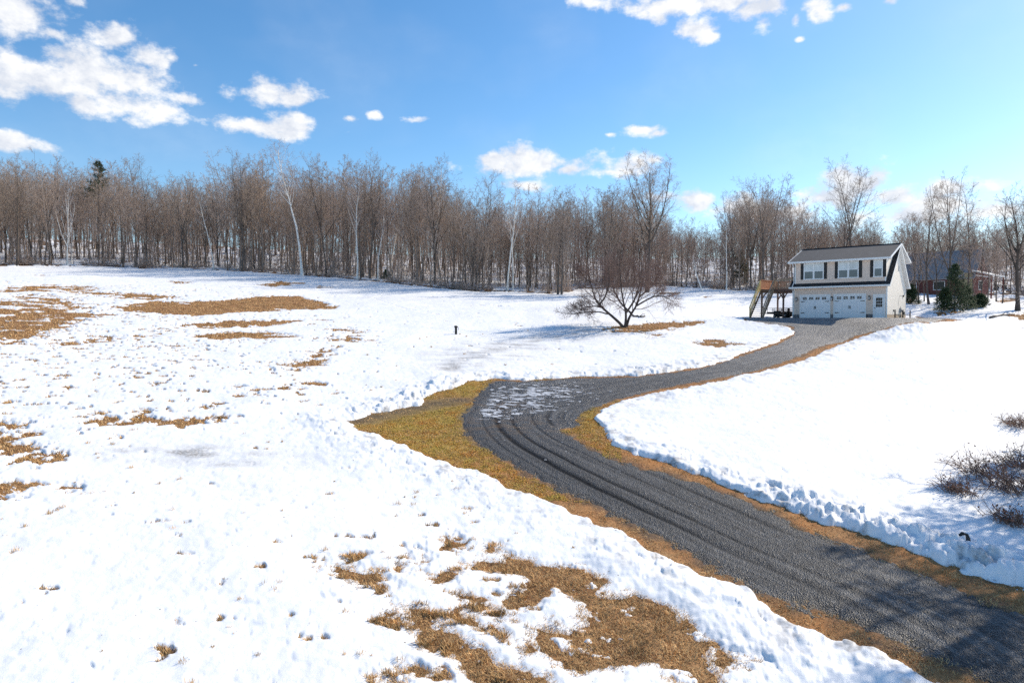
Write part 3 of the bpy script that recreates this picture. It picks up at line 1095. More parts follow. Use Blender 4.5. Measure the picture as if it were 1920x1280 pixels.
def build_terrain():
    th = np.concatenate([np.linspace(-math.pi, -.92, 70)[:-1], np.linspace(-.92, .92, 1330), np.linspace(.92, math.pi, 70)[1:]])
    rad = np.concatenate([[.3, 2, 4, 6, 8, 9.5], np.geomspace(10.5, 112, 560), np.geomspace(114, 190, 40), np.geomspace(198, 900, 30)])
    x, y, q = polar_grid(rad, th)
    base = g(x, y)
    sd = clear_sd(x, y)
    t = snow_thickness(x, y, sd)
    z = base + t + snow_fine(x, y) * sstep(-.02, .08, t)
    # drop faces buried well below the ground
    keep = (t > -.12)[q].any(1)
    q2 = q[keep]
    used = np.unique(q2)
    remap = np.full(len(x), -1)
    remap[used] = np.arange(len(used))
    o = mesh_np('snow', np.c_[x, y, z][used], remap[q2], M['snow'], attrs={'slush': np.clip(np.maximum(slush_mask(x, y), .9 * sstep(2.2, .1, sd) * sstep(.05, .75, fbm(x / .9, y / .9, 191, 4, .65))), 0, 1)[used]})
    tag(o, kind='structure')
    # the ground below it
    th2 = np.concatenate([np.linspace(-math.pi, -.92, 40)[:-1], np.linspace(-.92, .92, 700), np.linspace(.92, math.pi, 40)[1:]])
    rad2 = np.concatenate([[.3, 4, 8], np.geomspace(10.5, 112, 300), np.geomspace(115, 190, 16), np.geomspace(200, 900, 20)])
    x, y, q = polar_grid(rad2, th2)
    r = np.hypot(x, y)
    z = g(x, y) + .025 * perlin(x / .35, y / .35, 101) * sstep(45, 20, r) - .012
    sd = poly_sdf(P_CLEAR, x, y, 4.0)
    gd = poly_sdf(P_GRAVEL, x, y, 4.0)
    inc = sstep(.6, -.2, sd)
    gm = np.maximum.reduce([np.exp(-((x - a) / ra) ** 2 - ((y - b) / rb) ** 2) for a, b, ra, rb in [(*G1(760, 800)[:2], 3.2, 3.6), (*G1(820, 780)[:2], 2.6, 3.5), (*G1(870, 725)[:2], 2, 2.2), (*G1(800, 830)[:2], 2.2, 2.4), (*G1(1100, 785)[:2], 1.2, 2.0)]])
    z = z - .09 * sstep(.05, -.35, gd)
    orange = inc * (1 - sstep(.25, .6, gm)) * (.8 + .2 * sstep(17, 29, r)) * np.clip(.55 + .8 * fbm(x / 1.5, y / 1.5, 105, 4), .05, 1)
    path = np.maximum.reduce([np.exp(-((x - a) / ra) ** 2 - ((y - b) / rb) ** 2) for a, b, ra, rb in PATH_SPOTS])
    soil = np.maximum(inc * sstep(.6, .0, gd + .35 * fbm(x / .6, y / .6, 107, 3)) * .8, path * .9)
    td = treeline_depth(x, y)
    soil = np.maximum(soil, .6 * sstep(-1.5, .5, td))
    o = mesh_np('ground', np.c_[x, y, z], q, M['ground'], attrs={'orange': orange, 'green': gm * inc, 'soil': soil})
    tag(o, kind='structure')


# centre line of the driveway, for the wheel tracks
CENTER = GP([(2700, 1700), (2050, 1330), (1850, 1200), (1640, 1100), (1440, 1020), (1280, 950), (1150, 890), (1050, 840), (985, 800), (975, 775), (1010, 755), (1100, 738), (1250, 710), (1380, 687), (1480, 660), (1535, 636), (1560, 612)])


def smooth_line(P, n):
    P = np.asarray(P)
    d = np.r_[0, np.cumsum(np.hypot(*np.diff(P, axis=0).T))]
    s = np.linspace(0, d[-1], n)
    L = np.c_[np.interp(s, d, P[:, 0]), np.interp(s, d, P[:, 1])]
    for _ in range(int(n * .12)):
        L[1:-1] = .25 * L[:-2] + .5 * L[1:-1] + .25 * L[2:]
    return L


def build_driveway():
    th = np.concatenate([np.linspace(-.12, .80, 900), np.linspace(.81, 2.7, 170)])
    rad = np.concatenate([np.linspace(3, 10.3, 40), np.geomspace(10.5, 84, 620)])
    x, y, q = polar_grid(rad, th)
    sd = poly_sdf(P_GRAVEL, x, y, 2.0)
    keep = (sd < .5)[q].any(1)
    q = q[keep]
    used = np.unique(q)
    remap = np.full(len(x), -1)
    remap[used] = np.arange(len(used))
    x, y, sd = x[used], y[used], sd[used]
    q = remap[q]
    L = smooth_line(CENTER, 240)
    T = np.gradient(L, axis=0)
    T /= np.linalg.norm(T, axis=1)[:, None]
    S = np.arange(len(L)) * np.hypot(*(L[1] - L[0]))
    off = np.empty(len(x))
    arc = np.empty(len(x))
    for a in range(0, len(x), 20000):
        sl = slice(a, a + 20000)
        dx = x[sl, None] - L[:, 0]
        dy = y[sl, None] - L[:, 1]
        i = np.argmin(dx * dx + dy * dy, 1)
        r = np.arange(len(i))
        off[sl] = dx[r, i] * T[i, 1] - dy[r, i] * T[i, 0]
        arc[sl] = S[i] + dx[r, i] * T[i, 0] + dy[r, i] * T[i, 1]
    wob = .10 * perlin(arc / 5, arc * 0 + .5, 111) + .04 * perlin(arc / 1.7, arc * 0 + 3.5, 112)
    o2 = off + wob
    ruts = [(-1.10, .15, 1.0), (-.50, .09, .9), (.95, .12, .9), (.30, .07, .6), (-1.66, .07, .6), (1.55, .08, .6)]
    near_bend = np.exp(-((arc - S[np.argmin(np.hypot(*(L - G1(1050, 865)[:2]).T))]) / 10) ** 2)
    trk = np.zeros(len(x))
    dep = np.zeros(len(x))
    for c, w, k in ruts:
        e = np.exp(-((o2 - c - .25 * near_bend * c) / w) ** 2)
        trk = np.maximum(trk, e * k * (.13 + .87 * near_bend))
        dep = np.maximum(dep, e * k * (.003 + .042 * near_bend))
        ridge = np.exp(-((np.abs(o2 - c - .25 * near_bend * c) - w * 1.9) / (w * .8)) ** 2)
        dep = np.minimum(dep, dep) - .012 * near_bend * ridge * k
    # fine grooves in the soft bend
    trk = np.maximum(trk, near_bend * .22 * sstep(.25, .6, perlin(o2 / .22, arc / 9, 113)))
    trk *= sstep(-.2, -.8, sd)
    strk = sstep(.0, .55, fbm(o2 / .30, arc / 5, 125, 3) + .25 * perlin(x / .9, y / .9, 127)) * (1 - .6 * near_bend)
    edge = sd + .28 * fbm(x / .7, y / .7, 115, 4, .6)
    z = g(x, y) + np.clip(-edge * .12, -.08, .035) - dep * sstep(0, -.5, sd) + .012 * perlin(x / .12, y / .12, 117) * sstep(50, 20, np.hypot(x, y))
    wetc = np.maximum.reduce([np.exp(-((x - a) / ra) ** 2 - ((y - b) / rb) ** 2) for a, b, ra, rb in [(*G1(960, 765)[:2], 3.4, 4.5), (*G1(1000, 735)[:2], 4.5, 4.0), (*G1(1050, 790)[:2], 2.6, 3.0), (*G1(1000, 720)[:2], 6, 3)]])
    wet = np.clip(wetc * 1.1 + .55 * sstep(20, 12, np.hypot(x, y)), 0, 1) * (.5 + .5 * sstep(-.3, .4, fbm(x / 1.2, y / .5, 119, 4)))
    mud = np.maximum.reduce([np.exp(-((x - a) / 2.0) ** 2 - ((y - b) / 1.6) ** 2) for a, b in [G1(970, 800)[:2], G1(920, 800)[:2], G1(930, 760)[:2]]]) * sstep(.0, .5, fbm(x / .8, y / .5, 121, 3) + .2)
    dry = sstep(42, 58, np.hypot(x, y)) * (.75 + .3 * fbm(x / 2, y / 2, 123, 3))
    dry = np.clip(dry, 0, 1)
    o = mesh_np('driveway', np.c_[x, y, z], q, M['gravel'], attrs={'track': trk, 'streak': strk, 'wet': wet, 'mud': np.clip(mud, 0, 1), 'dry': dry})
    tag(o, kind='structure')
    # thin frozen sheets on the wet turning place, sky glare painted in as pale colour
    th = np.linspace(-.14, .16, 420)
    rad = np.geomspace(24, 48, 330)
    x, y, q = polar_grid(rad, th)
    c = np.maximum.reduce([np.exp(-((x - a) / ra) ** 2 - ((y - b) / rb) ** 2) for a, b, ra, rb in [(*G1(960, 745)[:2], 3.4, 3.2), (*G1(1010, 735)[:2], 3.6, 2.6), (*G1(930, 775)[:2], 1.9, 1.6), (*G1(990, 762)[:2], 2.0, 1.6)]])
    n = fbm(x / .8, y / .26, 131, 4, .65) + .35 * perlin(x / .25, y / .10, 135)
    ins = sstep(-.1, -.6, poly_sdf(P_GRAVEL, x, y, 3.0))
    c = c * .93 - .12
    h = g(x, y) + .034 + .022 * np.clip(n + 1.35 * c - 1.05, -1.4, 1.0) * 1.0 - .05 * (1 - ins)
    h = np.minimum(h, g(x, y) + .05)
    kp = ((n + 1.35 * c - 1.05 > -.35) & (ins > .05))[q].all(1)
    q = q[kp]
    used = np.unique(q)
    remap = np.full(len(x), -1)
    remap[used] = np.arange(len(used))
    m, nt, b = new_mat('wet_ice_glare')
    co = objco(nt)
    a_ = nz(nt, 2.5, 5, .6, co)
    r_ = ramp(nt, a_.outputs['Fac'], [(.35, (.20, .205, .22)), (.65, (.62, .63, .65))])  # reflected sky glare is part of this pale colour
    nt.links.new(r_.outputs[0], b.inputs['Base Color'])
    b.inputs['Roughness'].default_value = .42
    bump(nt, b, a_.outputs['Fac'], .3, .03)
    o = mesh_np('ice_glare', np.c_[x, y, h][used], remap[q], m)
    tag(o, kind='structure')


build_terrain()
build_driveway()


# ---- dead grass: matted blades in the bare patches, tufts through the snow
def blades(rs, x, y, z, hgt, wid, lean):
    n = len(x)
    az = rs.uniform(0, 2 * np.pi, n)
    wz = az + rs.normal(0, .5, n) + np.pi / 2
    w = np.c_[np.cos(wz), np.sin(wz), np.zeros(n)] * (wid * rs.uniform(.6, 1.4, n))[:, None] / 2
    L = hgt * rs.uniform(.5, 1.3, n)
    le = np.clip(lean + rs.normal(0, .25, n), 0.05, 1.45)
    d1 = np.c_[np.cos(az) * np.sin(le * .5), np.sin(az) * np.sin(le * .5), np.cos(le * .5)]
    d2 = np.c_[np.cos(az) * np.sin(le), np.sin(az) * np.sin(le), np.cos(le)]
    p0 = np.c_[x, y, z - .02]
    p1 = p0 + d1 * (L * .5)[:, None]
    p2 = p1 + d2 * (L * .5)[:, None]
    V = np.stack([p0 - w, p0 + w, p1 + w * .8, p1 - w * .8, p2 + w * .15, p2 - w * .15], 1).reshape(-1, 3)
    b = np.arange(n)[:, None] * 6
    Q = np.concatenate([b + np.array([[0, 1, 2, 3]]), b + np.array([[3, 2, 4, 5]])])
    return V, Q


def build_grass():
    rs = np.random.RandomState(7)
    VS, QS = [], []
    base = 0

    def add(V, Q):
        nonlocal base
        VS.append(V)
        QS.append(Q + base)
        base += len(V)
    # near patches
    n = 420000
    r = 10.5 * np.exp(rs.uniform(0, 1, n) * math.log(30 / 10.5))
    t = rs.uniform(-.72, .72, n)
    x, y = r * np.sin(t), r * np.cos(t)
    th = snow_thickness(x, y)
    gd = poly_sdf(P_GRAVEL, x, y, 3.0)
    cl = poly_sdf(P_CLEAR, x, y, 3.0)
    ok = (th < .035) & (gd > -.05 + .25 * rs.normal(0, 1, n) * .6)
    verge = cl < .1
    thin = ok & (~verge | (rs.uniform(0, 1, n) < .25 + .9 * sstep(-.3, .5, fbm(x / .8, y / .8, 181, 3))))
    x, y, th, verge, r = x[thin], y[thin], th[thin], verge[thin], r[thin]
    h = np.where(verge, .075, .10) * (1 + .4 * perlin(x / .4, y / .4, 141))
    add(*blades(rs, x, y, g(x, y), h, .007 + r * .00035, 1.12))
    # far patches: coarser tufts
    n = 330000
    r = 28 * np.exp(rs.uniform(0, 1, n) * math.log(104 / 28))
    t = rs.uniform(-.70, .70, n)
    x, y = r * np.sin(t), r * np.cos(t)
    th = snow_thickness(x, y)
    gd = poly_sdf(P_GRAVEL, x, y, 3.0)
    ok = (th < .03) & (gd > .25) & (treeline_depth(x, y) < -1) & (rs.uniform(0, 1, n) < .75)
    x, y, r = x[ok], y[ok], r[ok]
    cl = poly_sdf(P_CLEAR, x, y, 3.0) < .1
    h = np.where(cl, .06, .14)
    add(*blades(rs, x, y, g(x, y), h, .012 + r * .00055, 1.08))
    # short turf of the verge by the bend
    n = 200000
    r = 22 * np.exp(rs.uniform(0, 1, n) * math.log(42 / 22))
    t = rs.uniform(-.26, .16, n)
    x, y = r * np.sin(t), r * np.cos(t)
    gd = poly_sdf(P_GRAVEL, x, y, 3.0)
    ok = (poly_sdf(P_CLEAR, x, y, 3.0) < .25) & (gd > .2 + .3 * fbm(x / .7, y / .7, 171, 3))
    pth = np.maximum.reduce([np.exp(-((x - a) / ra) ** 2 - ((y - b) / rb) ** 2) for a, b, ra, rb in PATH_SPOTS])
    ok &= pth < .35
    x, y, r = x[ok], y[ok], r[ok]
    V_, Q_ = blades(rs, x, y, g(x, y), np.full(len(x), .06) * (1 + .5 * perlin(x / .5, y / .5, 173)), .010 + r * .0004, 1.32)
    verge_V, verge_Q = V_, Q_
    # tufts standing in the small thawed spots of the field
    n = 620000
    r = 12 * np.exp(rs.uniform(0, 1, n) * math.log(96 / 12))
    t = rs.uniform(-.70, .02, n)
    x, y = r * np.sin(t), r * np.cos(t)
    pre = fbm(x / .95, y / .6, 61, 3, .6) + .25 * perlin(x / 6, y / 3, 64) > .5
    x, y, r = x[pre], y[pre], r[pre]
    th = snow_thickness(x, y)
    ok = (th < np.where(r < 26, .035, .012)) & (poly_sdf(P_CLEAR, x, y, 3.0) > .3) & (treeline_depth(x, y) < -1.5)
    x, y, r = x[ok], y[ok], r[ok]
    add(*blades(rs, x, y, g(x, y), np.full(len(x), .15), .012 + r * .0005, .75))
    # separate tufts sticking out of the snow
    n = 520
    r = 12 * np.exp(rs.uniform(0, 1, n) * math.log(70 / 12))
    t = rs.uniform(-.68, .1, n)
    cx, cy = r * np.sin(t), r * np.cos(t)
    dn = fbm(cx / 3, cy / 3, 151, 2)
    ok = (dn > .05) & (poly_sdf(P_CLEAR, cx, cy, 3.0) > .5)
    cx, cy, r = cx[ok], cy[ok], r[ok]
    k = 22
    cx, cy, r = np.repeat(cx, k), np.repeat(cy, k), np.repeat(r, k)
    sz = np.repeat(rs.uniform(.3, 1.2, len(cx) // k), k)
    x = cx + rs.normal(0, .05, len(cx)) * sz
    y = cy + rs.normal(0, .05, len(cx)) * sz
    s = np.maximum(snow_thickness(x, y), 0)
    add(*blades(rs, x, y, g(x, y) + s, .09 * sz + .02, .006 + r * .0003, .65))
    V = np.concatenate(VS)
    Q = np.concatenate(QS)
    vg = mesh_np('verge_grass', verge_V, verge_Q, M['verge_blade'], smooth=False)
    tag(vg, 'short yellow green turf of the verge at the driveway bend', 'grass', kind='stuff')
    o = mesh_np('dry_grass', V, Q, M['blade'], smooth=False)
    tag(o, 'matted dead brown grass showing where the snow has melted', 'grass', kind='stuff')


build_grass()


# ------------------------------------------------------------------ trees
def unit(a):
    return a / (np.linalg.norm(a, axis=-1, keepdims=True) + 1e-12)


def grow(rs, start, d, length, r0, tip, n, wander, trop):
    """N polylines of n points; trop bends them up (+) or down (-)"""
    N = len(start)
    P = np.empty((N, n, 3))
    P[:, 0] = start
    d = unit(d)
    step = (length / (n - 1))[:, None]
    for k in range(1, n):
        d = unit(d + wander * rs.normal(0, 1, (N, 3)) + np.array([0, 0, 1.0]) * trop)
        P[:, k] = P[:, k - 1] + d * step
    t = np.linspace(0, 1, n)[None, :]
    R = r0[:, None] * (1 - (1 - tip) * t)
    return P, R


def sprout(rs, P, R, k, t0, t1, ang, ang_sd, ratio, taper, rr, minr):
    """k children along each parent polyline"""
    N, n, _ = P.shape
    t = t0 + (t1 - t0) * (np.arange(k)[None, :] + rs.uniform(0, 1, (N, k))) / k
    f = t * (n - 1)
    i = np.minimum(f.astype(int), n - 2)
    w = (f - i)[..., None]
    a = np.arange(N)[:, None]
    p = P[a, i] * (1 - w) + P[a, i + 1] * w
    tan = unit(P[a, i + 1] - P[a, i])
    rad = R[a, i] * (1 - w[..., 0]) + R[a, i + 1] * w[..., 0]
    plen = np.linalg.norm(np.diff(P, axis=1), axis=2).sum(1)[:, None]
    ref = np.where(np.abs(tan[..., 2:3]) > .9, np.array([1.0, 0, 0]), np.array([0, 0, 1.0]))
    s = unit(np.cross(tan, ref))
    u = np.cross(s, tan)
    az = rs.uniform(0, 6.28, (N, 1)) + np.arange(k)[None, :] * 2.4 + rs.normal(0, .5, (N, k))
    an = np.clip(ang + rs.normal(0, ang_sd, (N, k)), .1, 1.7)
    d = tan * np.cos(an)[..., None] + (s * np.cos(az)[..., None] + u * np.sin(az)[..., None]) * np.sin(an)[..., None]
    tt = (t - t0) / max(t1 - t0, 1e-6)
    L = plen * ratio * (1 - taper * tt) * rs.uniform(.7, 1.25, (N, k))
    r = np.maximum(rad * rr, minr)
    return p.reshape(-1, 3), d.reshape(-1, 3), L.ravel(), r.ravel()


def tubes(P, R, ns):
    N, n, _ = P.shape
    tan = unit(np.gradient(P, axis=1))
    main = unit(P[:, -1] - P[:, 0])[:, None, :]
    ref = np.where(np.abs(main[..., 2:3]) > .8, np.array([1.0, .2, 0]), np.array([0.1, 0, 1.0]))
    s = unit(np.cross(tan, ref))
    u = np.cross(s, tan)
    a = np.arange(ns) * 2 * np.pi / ns
    V = P[:, :, None, :] + R[:, :, None, None] * (s[:, :, None, :] * np.cos(a)[None, None, :, None] + u[:, :, None, :] * np.sin(a)[None, None, :, None])
    V = V.reshape(-1, 3)
    b = (np.arange(N) * n * ns)[:, None, None]
    i = (np.arange(n - 1) * ns)[None, :, None]
    k = np.arange(ns)[None, None, :]
    k2 = (np.arange(ns) + 1)[None, None, :] % ns
    Q = np.stack([b + i + k, b + i + k2, b + i + ns + k2, b + i + ns + k], -1).reshape(-1, 4)
    return V, Q


class Parts:
    def __init__(self):
        self.V, self.Q, self.n = [], [], 0

    def add(self, V, Q):
        self.V.append(V)
        self.Q.append(Q + self.n)
        self.n += len(V)

    def tubes(self, P, R, ns):
        if len(P):
            self.add(*tubes(P, R, ns))

    def get(self):
        return np.concatenate(self.V), np.concatenate(self.Q)


def gen_tree(seed, H=15.0, tr=.15, n_limb=18, limb_t0=.35, limb_ang=.75, limb_ratio=.34, limb_taper=.55, limb_trop=.10, lean=(0, 0), wander=.035,
             nb=7, nt=6, nf=3, trunk_limbs=False, twig=.011, fine=.007, tw_trop=.03, br_ang=.78, fork=0, tip=.16, top=1.0):
    """trunk mesh data and crown mesh data of one bare tree standing at the origin"""
    rs = np.random.RandomState(seed)
    tp, cp = Parts(), Parts()
    d0 = np.array([[lean[0], lean[1], 1.0]])
    P0, R0 = grow(rs, np.zeros((1, 3)), d0, np.array([H * top]), np.array([tr]), tip, 14, wander, .03)
    P0[:, 0, 2] -= .25
    R0[:, 0] *= 1.5
    R0[:, 1] *= 1.05
    tp.tubes(P0, R0, 8)
    stems_P, stems_R = P0, R0
    if fork:
        p, d, L, r = sprout(rs, P0, R0, fork, limb_t0 * .8, min(limb_t0 + .25, .8), .42, .1, .62, .25, .72, .03)
        P1, R1 = grow(rs, p, d, L, r, .2, 10, .05, .10)
        tp.tubes(P1, R1, 6)
        pf, df, Lf, rf = sprout(rs, P1, R1, max(4, n_limb // 3), .15, .97, limb_ang * .9, .15, limb_ratio * .9, .5, .5, .02)
    p, d, L, r = sprout(rs, P0, R0, n_limb, limb_t0, .985, limb_ang, .16, limb_ratio, limb_taper, .5, .02)
    if fork:
        p, d, L, r = (np.concatenate(z) for z in ((p, pf), (d, df), (L, Lf), (r, rf)))
    PL, RL = grow(rs, p, d, L, r, .22, 6, .055, limb_trop)
    (tp if trunk_limbs else cp).tubes(PL, RL, 5)
    p, d, L, r = sprout(rs, PL, RL, nb, .18, .98, br_ang, .2, .42, .45, .6, twig * 1.3)
    PB, RB = grow(rs, p, d, L, r, .45, 4, .08, limb_trop * .5)
    cp.tubes(PB, RB, 4)
    p, d, L, r = sprout(rs, PB, RB, nt, .12, .95, .78, .25, .52, .40, .7, twig)
    PT, RT = grow(rs, p, d, L, np.maximum(r * .55, twig * .8), .55, 3, .09, tw_trop)
    cp.tubes(PT, RT, 3)
    if nf:
        p, d, L, r = sprout(rs, PT, RT, nf, .1, .9, .75, .25, .75, .3, .6, fine)
        PF, RF = grow(rs, p, d, L, np.full(len(p), fine), .55, 2, .1, tw_trop)
        cp.tubes(PF, RF, 3)
    return tp.get(), cp.get()


def np_mesh(name, VQ, mat):
    o = mesh_np(name, VQ[0], VQ[1], mat)
    return o


def make_tree(name, data, bark, twig, loc, rz=0.0, sc=1.0, label=None, cat='tree', group=None):
    root = empty(name, loc, rz, label, cat, group)
    root.scale = (sc, sc, sc)
    mesh_np('trunk', data[0][0], data[0][1], bark, root)
    mesh_np('crown', data[1][0], data[1][1], twig, root)
    return root


SKYLINE = [(-300, 285), (0, 284), (60, 290), (110, 300), (200, 306), (300, 302), (345, 322), (400, 296), (480, 288), (560, 285), (620, 283), (700, 286), (800, 288), (855, 312), (880, 335), (930, 328), (960, 345), (1000, 350), (1060, 338), (1100, 352), (1150, 345), (1200, 362), (1280, 392), (1340, 385), (1400, 352), (1450, 345), (1500, 372), (1560, 385), (1640, 390), (1720, 392), (1800, 395), (1880, 380), (1960, 360), (2300, 350)]


def skyline(px):
    return np.interp(px, [a for a, b in SKYLINE], [b for a, b in SKYLINE])


def pxof(x, y):
    return 960 + F_PX * x / y


def rowof(x, y, z):
    """photo row of a world point (the view is nearly level)"""
    c, s = math.cos(PITCH), math.sin(PITCH)
    dz = z - CAM_Z
    return 640 - F_PX * (dz * c + y * s) / (y * c - dz * s)


def top_to_height(x, y, row):
    """height a plant at x, y needs for its top to reach a photo row"""
    c, s = math.cos(PITCH), math.sin(PITCH)
    k = (640 - row) / F_PX
    dz = y * (k * c - s) / (c + k * s)
    return dz + CAM_Z - float(g(x, y))


# prototypes: heights in metres, all rescaled when planted
PROTO = []          # (height, trunk data, crown data, bark, twig, kind)


def proto(kind, seed, bark_mat, twig_mat, **kw):
    d = gen_tree(seed, **kw)
    H = d[1][0][:, 2].max()
    PROTO.append((float(H), d, M[bark_mat], M[twig_mat], kind))


for s in range(6):
    proto('tall', 100 + s, ('bark', 'dark_bark', 'bark')[s % 3], 'twig' if s % 3 else 'grey_twig', H=15.5, tr=.125, n_limb=16, limb_t0=.33 + .05 * (s % 3), limb_ang=.72 + .07 * (s % 3), limb_ratio=.33 + .03 * (s % 2), limb_taper=.72, tip=.07, fork=(0, 2, 0, 3, 0, 1)[s], nb=6, nt=4, nf=2, limb_trop=.055, twig=.011, fine=.007)
for s in range(3):
    proto('broad', 140 + s, 'dark_bark', 'grey_twig', H=15, tr=.17, n_limb=12, limb_t0=.28, limb_ang=.75, limb_ratio=.38, limb_taper=.4, fork=4, nb=7, nt=4, nf=2, limb_trop=.08, twig=.011, fine=.007, trunk_limbs=True)
for s in range(4):
    proto('slender', 120 + s, ('bark', 'dark_bark', 'sunlit_bark', 'bark')[s], 'grey_twig' if s == 2 else 'twig', H=12.5, tr=.062, n_limb=20, limb_t0=.16, limb_ang=.85, limb_ratio=.22, limb_taper=.75, tip=.07, nb=5, nt=4, nf=2, wander=.045, limb_trop=.04, twig=.009, fine=.006)
for s in range(3):
    proto('sapling', 160 + s, 'dark_bark', 'twig', H=6.5, tr=.035, n_limb=22, limb_t0=.06, limb_ang=.75, limb_ratio=.34, limb_taper=.5, nb=5, nt=4, nf=2, wander=.06, twig=.008, fine=.006, limb_trop=.04)

SEG = [(-999, 430, 'at the left end of the wood behind the snowy field'), (430, 700, 'in the wood above the brown melted bands'), (700, 1000, 'in the wood edge left of the crooked lone tree'),
       (1000, 1290, 'in the wood behind the crooked lone tree'), (1290, 1480, 'in the wood behind the raised deck'), (1480, 1700, 'in the wood behind the garage house'), (1700, 9999, 'in the wood around the red house')]
KIND_TXT = {'tall': 'tall grey-brown bare tree', 'broad': 'dark bare wide-crowned tree', 'slender': 'thin-stemmed bare young tree', 'sapling': 'low twiggy bare sapling'}
KIND_NAME = {'tall': 'hardwood_tree', 'broad': 'forked_tree', 'slender': 'young_tree', 'sapling': 'sapling'}


def plant_forest():
    rs = np.random.RandomState(11)
    protos = []
    for i, (H, d, bark, twig, kind) in enumerate(PROTO):
        root = empty(KIND_NAME[kind], (0, 0, 0), 0)
        a = mesh_np('trunk', d[0][0], d[0][1], bark, root)
        b = mesh_np('crown', d[1][0], d[1][1], twig, root)
        protos.append(root)
    used = [False] * len(protos)
    # spots: pixel column uniform, depth behind the treeline edge
    spots = []
    tries = 0
    while len(spots) < 262 and tries < 20000:
        tries += 1
        th = rs.uniform(-.70, .70)
        dep = rs.exponential(5.0) + .3
        if dep > 22:
            continue
        tt = np.arctan2(TREELINE[:, 0], TREELINE[:, 1])
        rr = np.hypot(TREELINE[:, 0], TREELINE[:, 1])
        r = np.interp(th, tt, rr) + dep
        x, y = r * math.sin(th), r * math.cos(th)
        if any((x - a) ** 2 + (y - b) ** 2 < (.75 + .05 * dep) ** 2 for a, b, _ in spots):
            continue
        if in_clearing(x, y):
            continue
        spots.append((x, y, dep))
    wts = {'tall': .38, 'broad': .10, 'slender': .32, 'sapling': .20}
    idx = {k: [i for i, p in enumerate(PROTO) if p[4] == k] for k in wts}
    for x, y, dep in spots:
        px = pxof(x, y)
        w = dict(wts)
        k = rs.choice(list(w), p=np.array(list(w.values())))
        if k == 'sapling' and dep > 9:
            k = 'slender'
        i = rs.choice(idx[k])
        H0 = PROTO[i][0]
        sky = skyline(px)
        if k == 'sapling':
            h = rs.uniform(4, 8)
        else:
            row = sky + abs(rs.normal(0, 1)) * (42 if k in ('tall', 'broad') else 62) + rs.uniform(-10, 14) + 36 * float(perlin(px / 55.0, .5, 7))
            h = np.clip(top_to_height(x, y, row), 6.5, 21)
        sc = h / H0
        o = protos[i] if not used[i] else copy_tree(protos[i])
        used[i] = True
        o.location = (x, y, float(g(x, y)))
        o.rotation_euler = (rs.normal(0, .02), rs.normal(0, .02), rs.uniform(0, 6.28))
        ws = sc * rs.uniform(.88, 1.12)
        o.scale = (ws, ws, sc)
        seg = [t for a, b, t in SEG if a <= px < b][0]
        tag(o, '%s %s' % (KIND_TXT[k], seg), 'tree', '%ss %s' % (KIND_TXT[k], seg))
    # deep wood behind: one mass, instances of the same trees on a sheet of points
    coll = bpy.data.collections.new('deep wood kinds')
    kinds = []
    for i, (H, d, bark, twig, kind) in enumerate(PROTO):
        V = np.concatenate([d[0][0], d[1][0]])
        Q = np.concatenate([d[0][1], d[1][1] + len(d[0][0])])
        o = mesh_np('deep_wood_tree', V, Q, bark)
        o.data.materials.append(twig)
        mi = np.r_[np.zeros(len(d[0][1]), np.int32), np.ones(len(d[1][1]), np.int32)]
        o.data.polygons.foreach_set('material_index', mi)
        COL.objects.unlink(o)
        coll.objects.link(o)
        kinds.append((H, kind))
    pts, scl, rot, ind = [], [], [], []
    tries = 0
    tt = np.arctan2(TREELINE[:, 0], TREELINE[:, 1])
    rr = np.hypot(TREELINE[:, 0], TREELINE[:, 1])
    while len(pts) < 2350 and tries < 60000:
        tries += 1
        th = rs.uniform(-.80, .80)
        dep = 5 + 120 * rs.uniform(0, 1) ** 1.5
        r = np.interp(th, tt, rr) + dep
        x, y = r * math.sin(th), r * math.cos(th)
        if in_clearing(x, y):
            continue
        px = pxof(x, y)
        row = skyline(px) + 12 + abs(rs.normal(0, 1)) * 46 + 34 * float(perlin(px / 55.0, .5, 7))
        h = top_to_height(x, y, row)
        if h < 4.5:
            continue
        h = min(h, 20)
        kd = ('slender', 'tall', 'sapling')[rs.choice(3, p=(.38, .30, .32))]
        if rs.uniform() < .06:
            kd = 'broad'
        if kd == 'sapling':
            h = rs.uniform(4.5, 9)
        i = rs.choice([q for q, kq in enumerate(kinds) if kq[1] == kd])
        pts.append((x, y, float(g(x, y))))
        s = h / kinds[i][0]
        ww = s * rs.uniform(.85, 1.15)
        scl.append((ww, ww, s))
        rot.append((rs.normal(0, .02), rs.normal(0, .02), rs.uniform(0, 6.28)))
        ind.append(i)
    me = bpy.data.meshes.new('forest')
    me.from_pydata(pts, [], [])
    a = me.attributes.new('tree_scale', 'FLOAT_VECTOR', 'POINT')
    a.data.foreach_set('vector', np.array(scl, np.float32).ravel())
    a = me.attributes.new('tree_rot', 'FLOAT_VECTOR', 'POINT')
    a.data.foreach_set('vector', np.array(rot, np.float32).ravel())
    a = me.attributes.new('tree_kind', 'INT', 'POINT')
    a.data.foreach_set('value', np.array(ind, np.int32))
    o = bpy.data.objects.new('forest', me)
    COL.objects.link(o)
    ng = bpy.data.node_groups.new('plant the deep wood', 'GeometryNodeTree')
    ng.interface.new_socket('Geometry', in_out='INPUT', socket_type='NodeSocketGeometry')
    ng.interface.new_socket('Geometry', in_out='OUTPUT', socket_type='NodeSocketGeometry')
    N, L = ng.nodes, ng.links
    gi, go = N.new('NodeGroupInput'), N.new('NodeGroupOutput')
    ci = N.new('GeometryNodeCollectionInfo')
    ci.inputs['Collection'].default_value = coll
    ci.inputs['Separate Children'].default_value = True
    ci.inputs['Reset Children'].default_value = True
    ip = N.new('GeometryNodeInstanceOnPoints')
